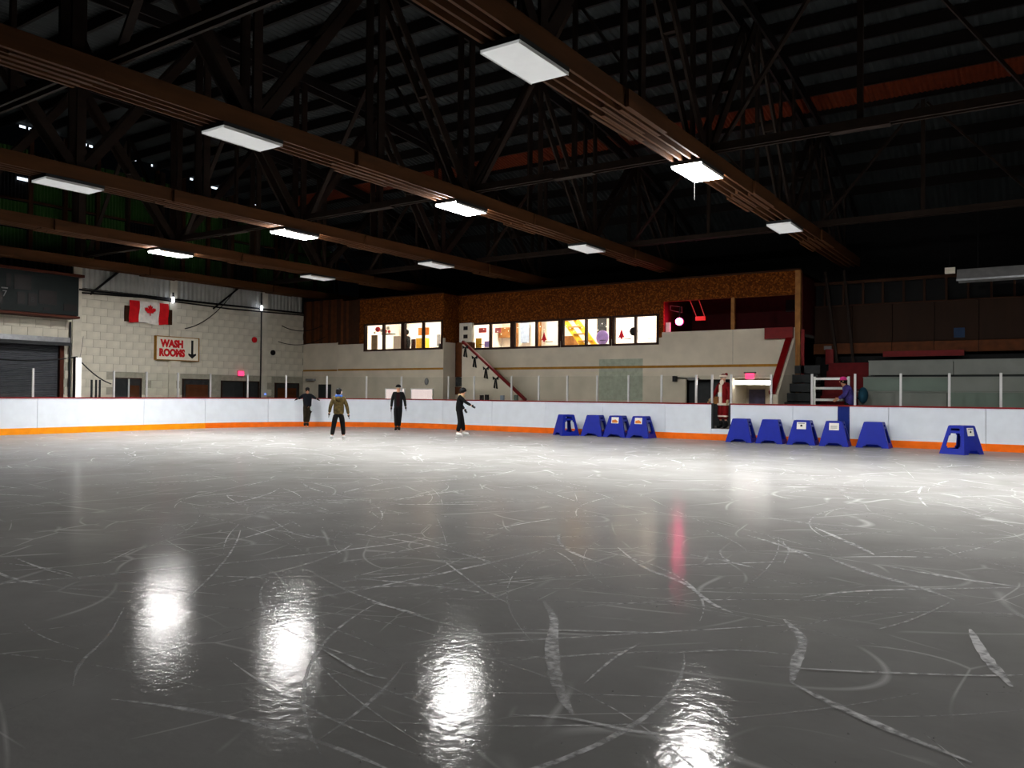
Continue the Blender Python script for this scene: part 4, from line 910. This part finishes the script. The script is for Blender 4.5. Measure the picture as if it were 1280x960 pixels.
    JJ = {'hem0': (tuple(V_['pelvis']+Vector((0, 0, (cl.get('hem', -.0)-.045)*h))), (.096*h*jr, .074*h*jr)), 'hem': (tuple(V_['pelvis']+Vector((0, 0, cl.get('hem', -.0)*h))), (.098*h*jr, .075*h*jr)), 'spine': (tuple(V_['spine']), (.1*h*jr, .075*h*jr)), 'chest': (tuple(V_['chest']), (.112*h*jr, .08*h*jr)), 'nk': (tuple(V_['neck']-Vector((0, 0, .012*h))), .04*h)}
    EE = [('hem0', 'hem'), ('hem', 'spine'), ('spine', 'chest'), ('chest', 'nk')]
    for s_ in 'lr':
        JJ['s'+s_] = (tuple(V_['s'+s_]), .044*h*jr); JJ['e'+s_] = (tuple(V_['e'+s_]), .034*h*jr); JJ['w'+s_] = (tuple(V_['w'+s_]), .026*h*jr); EE += [('chest', 's'+s_), ('s'+s_, 'e'+s_), ('e'+s_, 'w'+s_)]
    skin('jacket', JJ, EE, cl['jacket'], t)
    JJ = {'p0': (tuple(V_['pelvis']+Vector((0, 0, .05*h))), (.075*h, .06*h)), 'p': (tuple(V_['pelvis']-Vector((0, 0, .0))), (.088*h, .068*h))}; EE = [('p0', 'p')]
    pr = cl.get('pr', 1.0); kn = cl.get('cuff', .0)
    for s_ in 'lr':
        JJ['h'+s_] = (tuple(V_['h'+s_]), .064*h*pr); JJ['k'+s_] = (tuple(V_['k'+s_]), .05*h*pr); JJ['a'+s_] = (tuple(V_['a'+s_].lerp(V_['k'+s_], .12+kn)), .042*h*pr); EE += [('p', 'h'+s_), ('h'+s_, 'k'+s_), ('k'+s_, 'a'+s_)]
    skin('trousers', JJ, EE, cl['pants'], t)
    for s_, toe in (('l', tl_), ('r', tr_)):
        a = V_['a'+s_]; tdir = (toe-a); tdir.z = 0; tdir.normalize(); bz = Vector((0, 0, 1))
        sh = cl.get('shin', .08)
        b = skin('skate' if skates else 'boot', {'u': (tuple(a.lerp(V_['k'+s_], sh/.22*.5)), .04*h), 'a': (tuple(a-bz*.012*h-tdir*.006*h), .04*h), 'm': (tuple(a+tdir*.05*h-bz*.02*h), .034*h), 't': (tuple(a+tdir*.1*h-bz*.026*h), .03*h)}, [('u', 'a'), ('a', 'm'), ('m', 't')], cl['boots'], t)
        if skates:
            z1 = a.z-.045*h; c0 = a-tdir*.04*h; c1 = a+tdir*.12*h; z0 = (z1-lift*.75)
            mb = MB(); mb.bar((c0.x, c0.y, (z0+z1)/2), (c1.x, c1.y, (z0+z1)/2), .004, z1-z0-.01); mb.build('blade', M['alu'], b)
            mb = MB(); mb.bar((c0.x, c0.y, z1), (c1.x, c1.y, z1), .02, .015); mb.build('blade_holder', cl.get('holder', M['grey']), b)
    return t, V_, h

# 1 leaning back on the boards at the left
person('person in dark camouflage jacket and trousers leaning against the boards', (-24.72, 21.92, 0), radians(-128), 1.60,
       dict(pelvis=(0, -.02, .53), spine=(0, -.05, .63), chest=(0, -.08, .73), neck=(0, -.07, .835), chin=(0, -.05, .875), head=(0, -.055, .93),
            sl=(-.1, -.09, .79), el=(-.2, -.15, .72), wl=(-.24, -.13, .70), sr=(.1, -.09, .79), er=(.19, -.15, .72), wr=(.235, -.13, .70),
            hl=(-.04, 0, .50), kl=(-.03, .04, .28), al=(-.0, .05, .055), hr=(.05, 0, .50), kr=(.05, .03, .28), ar=(.06, .05, .055)),
       dict(hat='hat', hatmat=M['black'], jacket=M['navy'], pants=M['brownpants'], boots=M['black'], glove=M['black'], pr=1.15, jr=1.15))
# 2 seen from behind
t, V_, h = person('person in olive patterned jacket seen from behind with blue scarf', (-16.96, 16.2, 0), radians(46), 1.53,
       dict(el=(-.155, -.02, .65), wl=(-.175, .01, .52), er=(.155, -.02, .65), wr=(.185, .01, .49), hl=(-.055, 0, .50), kl=(-.09, .02, .28), al=(-.125, .0, .055), hr=(.055, 0, .50), kr=(.08, .02, .28), ar=(.1, .0, .055), look=(.4, .9, 0)),
       dict(hat='hat', hatmat=M['black'], jacket=M['olive'], pants=M['blackcloth'], boots=mat('white_skate', (200, 202, 205), .5), glove=M['black'], jr=1.12, hem=-.005, holder=M['white'], shin=.06))
MB().tube([tuple(V_['neck']+Vector((cos(a)*.05, sin(a)*.045, .01+.008*sin(3*a)))*h) for a in [i*2*pi/12 for i in range(13)]], .024*h, 7).build('scarf', M['bluecloth'], t)
MB().ball(tuple(V_['head']+Vector((.045, .01, -.01))*h), .026*h, 8, 6, (.7, 1, 1.3)).build('ear_muff', M['white'], t)
mb = MB(); mb.ball(tuple(V_['chest']+Vector((0, -.065, .045))*h), .06*h, 10, 6, (1.1, .5, .9)); mb.build('hood', M['olive'], t)
# 3 facing the camera in black
t, V_, h = person('tall person in black jacket facing the camera with dark cap', (-19.58, 21.6, 0), radians(-140), 1.72,
       dict(el=(-.14, -.01, .64), wl=(-.16, .02, .51), er=(.135, -.01, .64), wr=(.145, .02, .50), hl=(-.045, 0, .50), kl=(-.035, .03, .28), al=(-.02, .02, .055), kr=(.04, .03, .28), ar=(.035, .06, .055), chin=(0, .025, .872), head=(0, .022, .925)),
       dict(hat='cap', hatmat=M['black'], jacket=M['greycloth'], pants=M['blackcloth'], boots=M['black'], glove=M['black'], hem=-.02, pr=.95))
mb = MB(); mb.prism([(-.03*h, V_['pelvis'].z), (.03*h, V_['pelvis'].z), (.035*h, V_['neck'].z-.04*h), (-.035*h, V_['neck'].z-.04*h)], 'y', .05*h, .078*h); mb.build('shirt_front', M['maroon'], t)
mb = MB(); mb.ball(tuple(V_['head']+Vector((0, .045, .03))*h), .05*h, 10, 6, (1, .8, .12)); mb.build('cap_brim', M['black'], t)
# 4 gliding to the right, arm forward
t, V_, h = person('person in black with helmet and fur collar gliding with one arm out', (-15.68, 20.25, 0), radians(-62), 1.60,
       dict(pelvis=(0, -.03, .53), spine=(0, -.035, .63), chest=(0, -.01, .74), neck=(0, .025, .835), chin=(0, .045, .87), head=(0, .045, .925),
            sl=(-.09, -.01, .80), el=(-.13, -.03, .66), wl=(-.12, .05, .55), sr=(.09, .0, .80), er=(.13, .10, .71), wr=(.15, .24, .63),
            hl=(-.05, -.02, .50), kl=(-.05, .02, .28), al=(-.06, .06, .07), hr=(.05, -.02, .50), kr=(.05, .0, .28), ar=(.06, -.06, .055)),
       dict(hat='helmet', hatmat=M['black'], jacket=M['blackcloth'], pants=M['blackcloth'], boots=mat('skate_white', (225, 225, 222), .5), glove=M['black'], jr=1.1, pr=1.1, holder=M['white'], shin=.05))
MB().tube([tuple(V_['neck']+Vector((cos(a)*.06, sin(a)*.055-.01, -.005+.02*-sin(a)))*h) for a in [i*2*pi/12 for i in range(13)]], .022*h, 7).build('fur_collar', M['fur'], t)
# 5 red suit in the gate
t, V_, h = person('person in red suit with white trim and black boots standing in the open gate', (-8.76, 25.02, .36), radians(160), 1.75,
       dict(el=(-.15, .0, .66), wl=(-.14, .05, .52), er=(.17, .02, .66), wr=(.22, .09, .54), chin=(0, .02, .875), head=(0, .015, .93)),
       dict(hat='cap', hatmat=M['santared'], jacket=M['santared'], pants=M['santared'], boots=M['black'], glove=M['fur'], jr=1.2, hem=-.08, pr=1.15, cuff=.35, shin=.2), lift=.0, skates=False)
def ring(c, rx_, ry_, r, name, m):
    return MB().tube([(c[0]+cos(a)*rx_, c[1]+sin(a)*ry_, c[2]) for a in [i*2*pi/14 for i in range(15)]], r, 7).build(name, m, t)
ring((0, V_['head'].y, V_['head'].z+.03*h), .055*h, .055*h, .02*h, 'hat_band', M['whitefur'])
ring((0, 0, V_['pelvis'].z-.085*h), .105*h, .08*h, .024*h, 'hem_trim', M['whitefur'])
ring((V_['kl'].x, V_['kl'].y, V_['kl'].z-.05*h), .036*h, .036*h, .018*h, 'trouser_cuff', M['whitefur']); ring((V_['kr'].x, V_['kr'].y, V_['kr'].z-.05*h), .036*h, .036*h, .018*h, 'trouser_cuff', M['whitefur'])
mb = MB(); mb.box(-.028*h, .028*h, .074*h, .1*h, V_['pelvis'].z-.1*h, V_['neck'].z-.03*h); mb.build('front_trim', M['whitefur'], t)
mb = MB(); mb.ball(tuple(V_['chin']+Vector((0, .03, -.03))*h), .045*h, 10, 7, (1, .6, 1.2)); mb.build('beard', M['whitefur'], t)
mb = MB(); mb.box(-.035*h, .035*h, .1*h, .112*h, V_['spine'].z-.045*h, V_['spine'].z+.03*h); mb.build('belt_buckle', M['white'], t)
mb = MB(); mb.ball(tuple(V_['head']+Vector((-.045, -.03, .06))*h), .03*h, 8, 6); mb.build('hat_tip', M['santared'], t)
# 6 child with pink hat behind the glass
person('child in pink hat and purple teal coat behind the glass by the red stair', (-5.03, 25.08, .36), radians(100), 1.66,
       dict(pelvis=(0, -.05, .52), spine=(0, -.02, .62), chest=(0, .02, .73), neck=(0, .06, .83), chin=(0, .08, .865), head=(0, .08, .92), el=(-.15, .05, .66), wl=(-.12, .15, .6), er=(.15, .05, .66), wr=(.12, .16, .6)),
       dict(hat='hat', hatmat=M['pink'], jacket=M['purple'], pants=M['blackcloth'], boots=M['black'], jr=1.3), lift=0, skates=False)
t = thing('backpack', 'teal bag behind the child in the pink hat', 'bag', (-4.62, 25.12, .36)); 
MB().ball((0, 0, 1.1), .14, 10, 8, (1, 1, 1.7)).build('bag', M['tealcloth'], t); MB().tube([(-.1, -.05, 1.25), (-.2, -.02, 1.3), (-.22, .0, 1.1), (-.12, .02, .98)], .02, 6).build('strap', M['black'], t)
# 7 person inside the lobby window
person('person in black standing inside the second lobby window', (-23.75, 26.7, 2.5), radians(100), 1.72, {}, dict(hat='hat', hatmat=M['hair'], jacket=M['blackcloth'], pants=M['blackcloth'], boots=M['black'], jr=1.15), lift=0, skates=False)
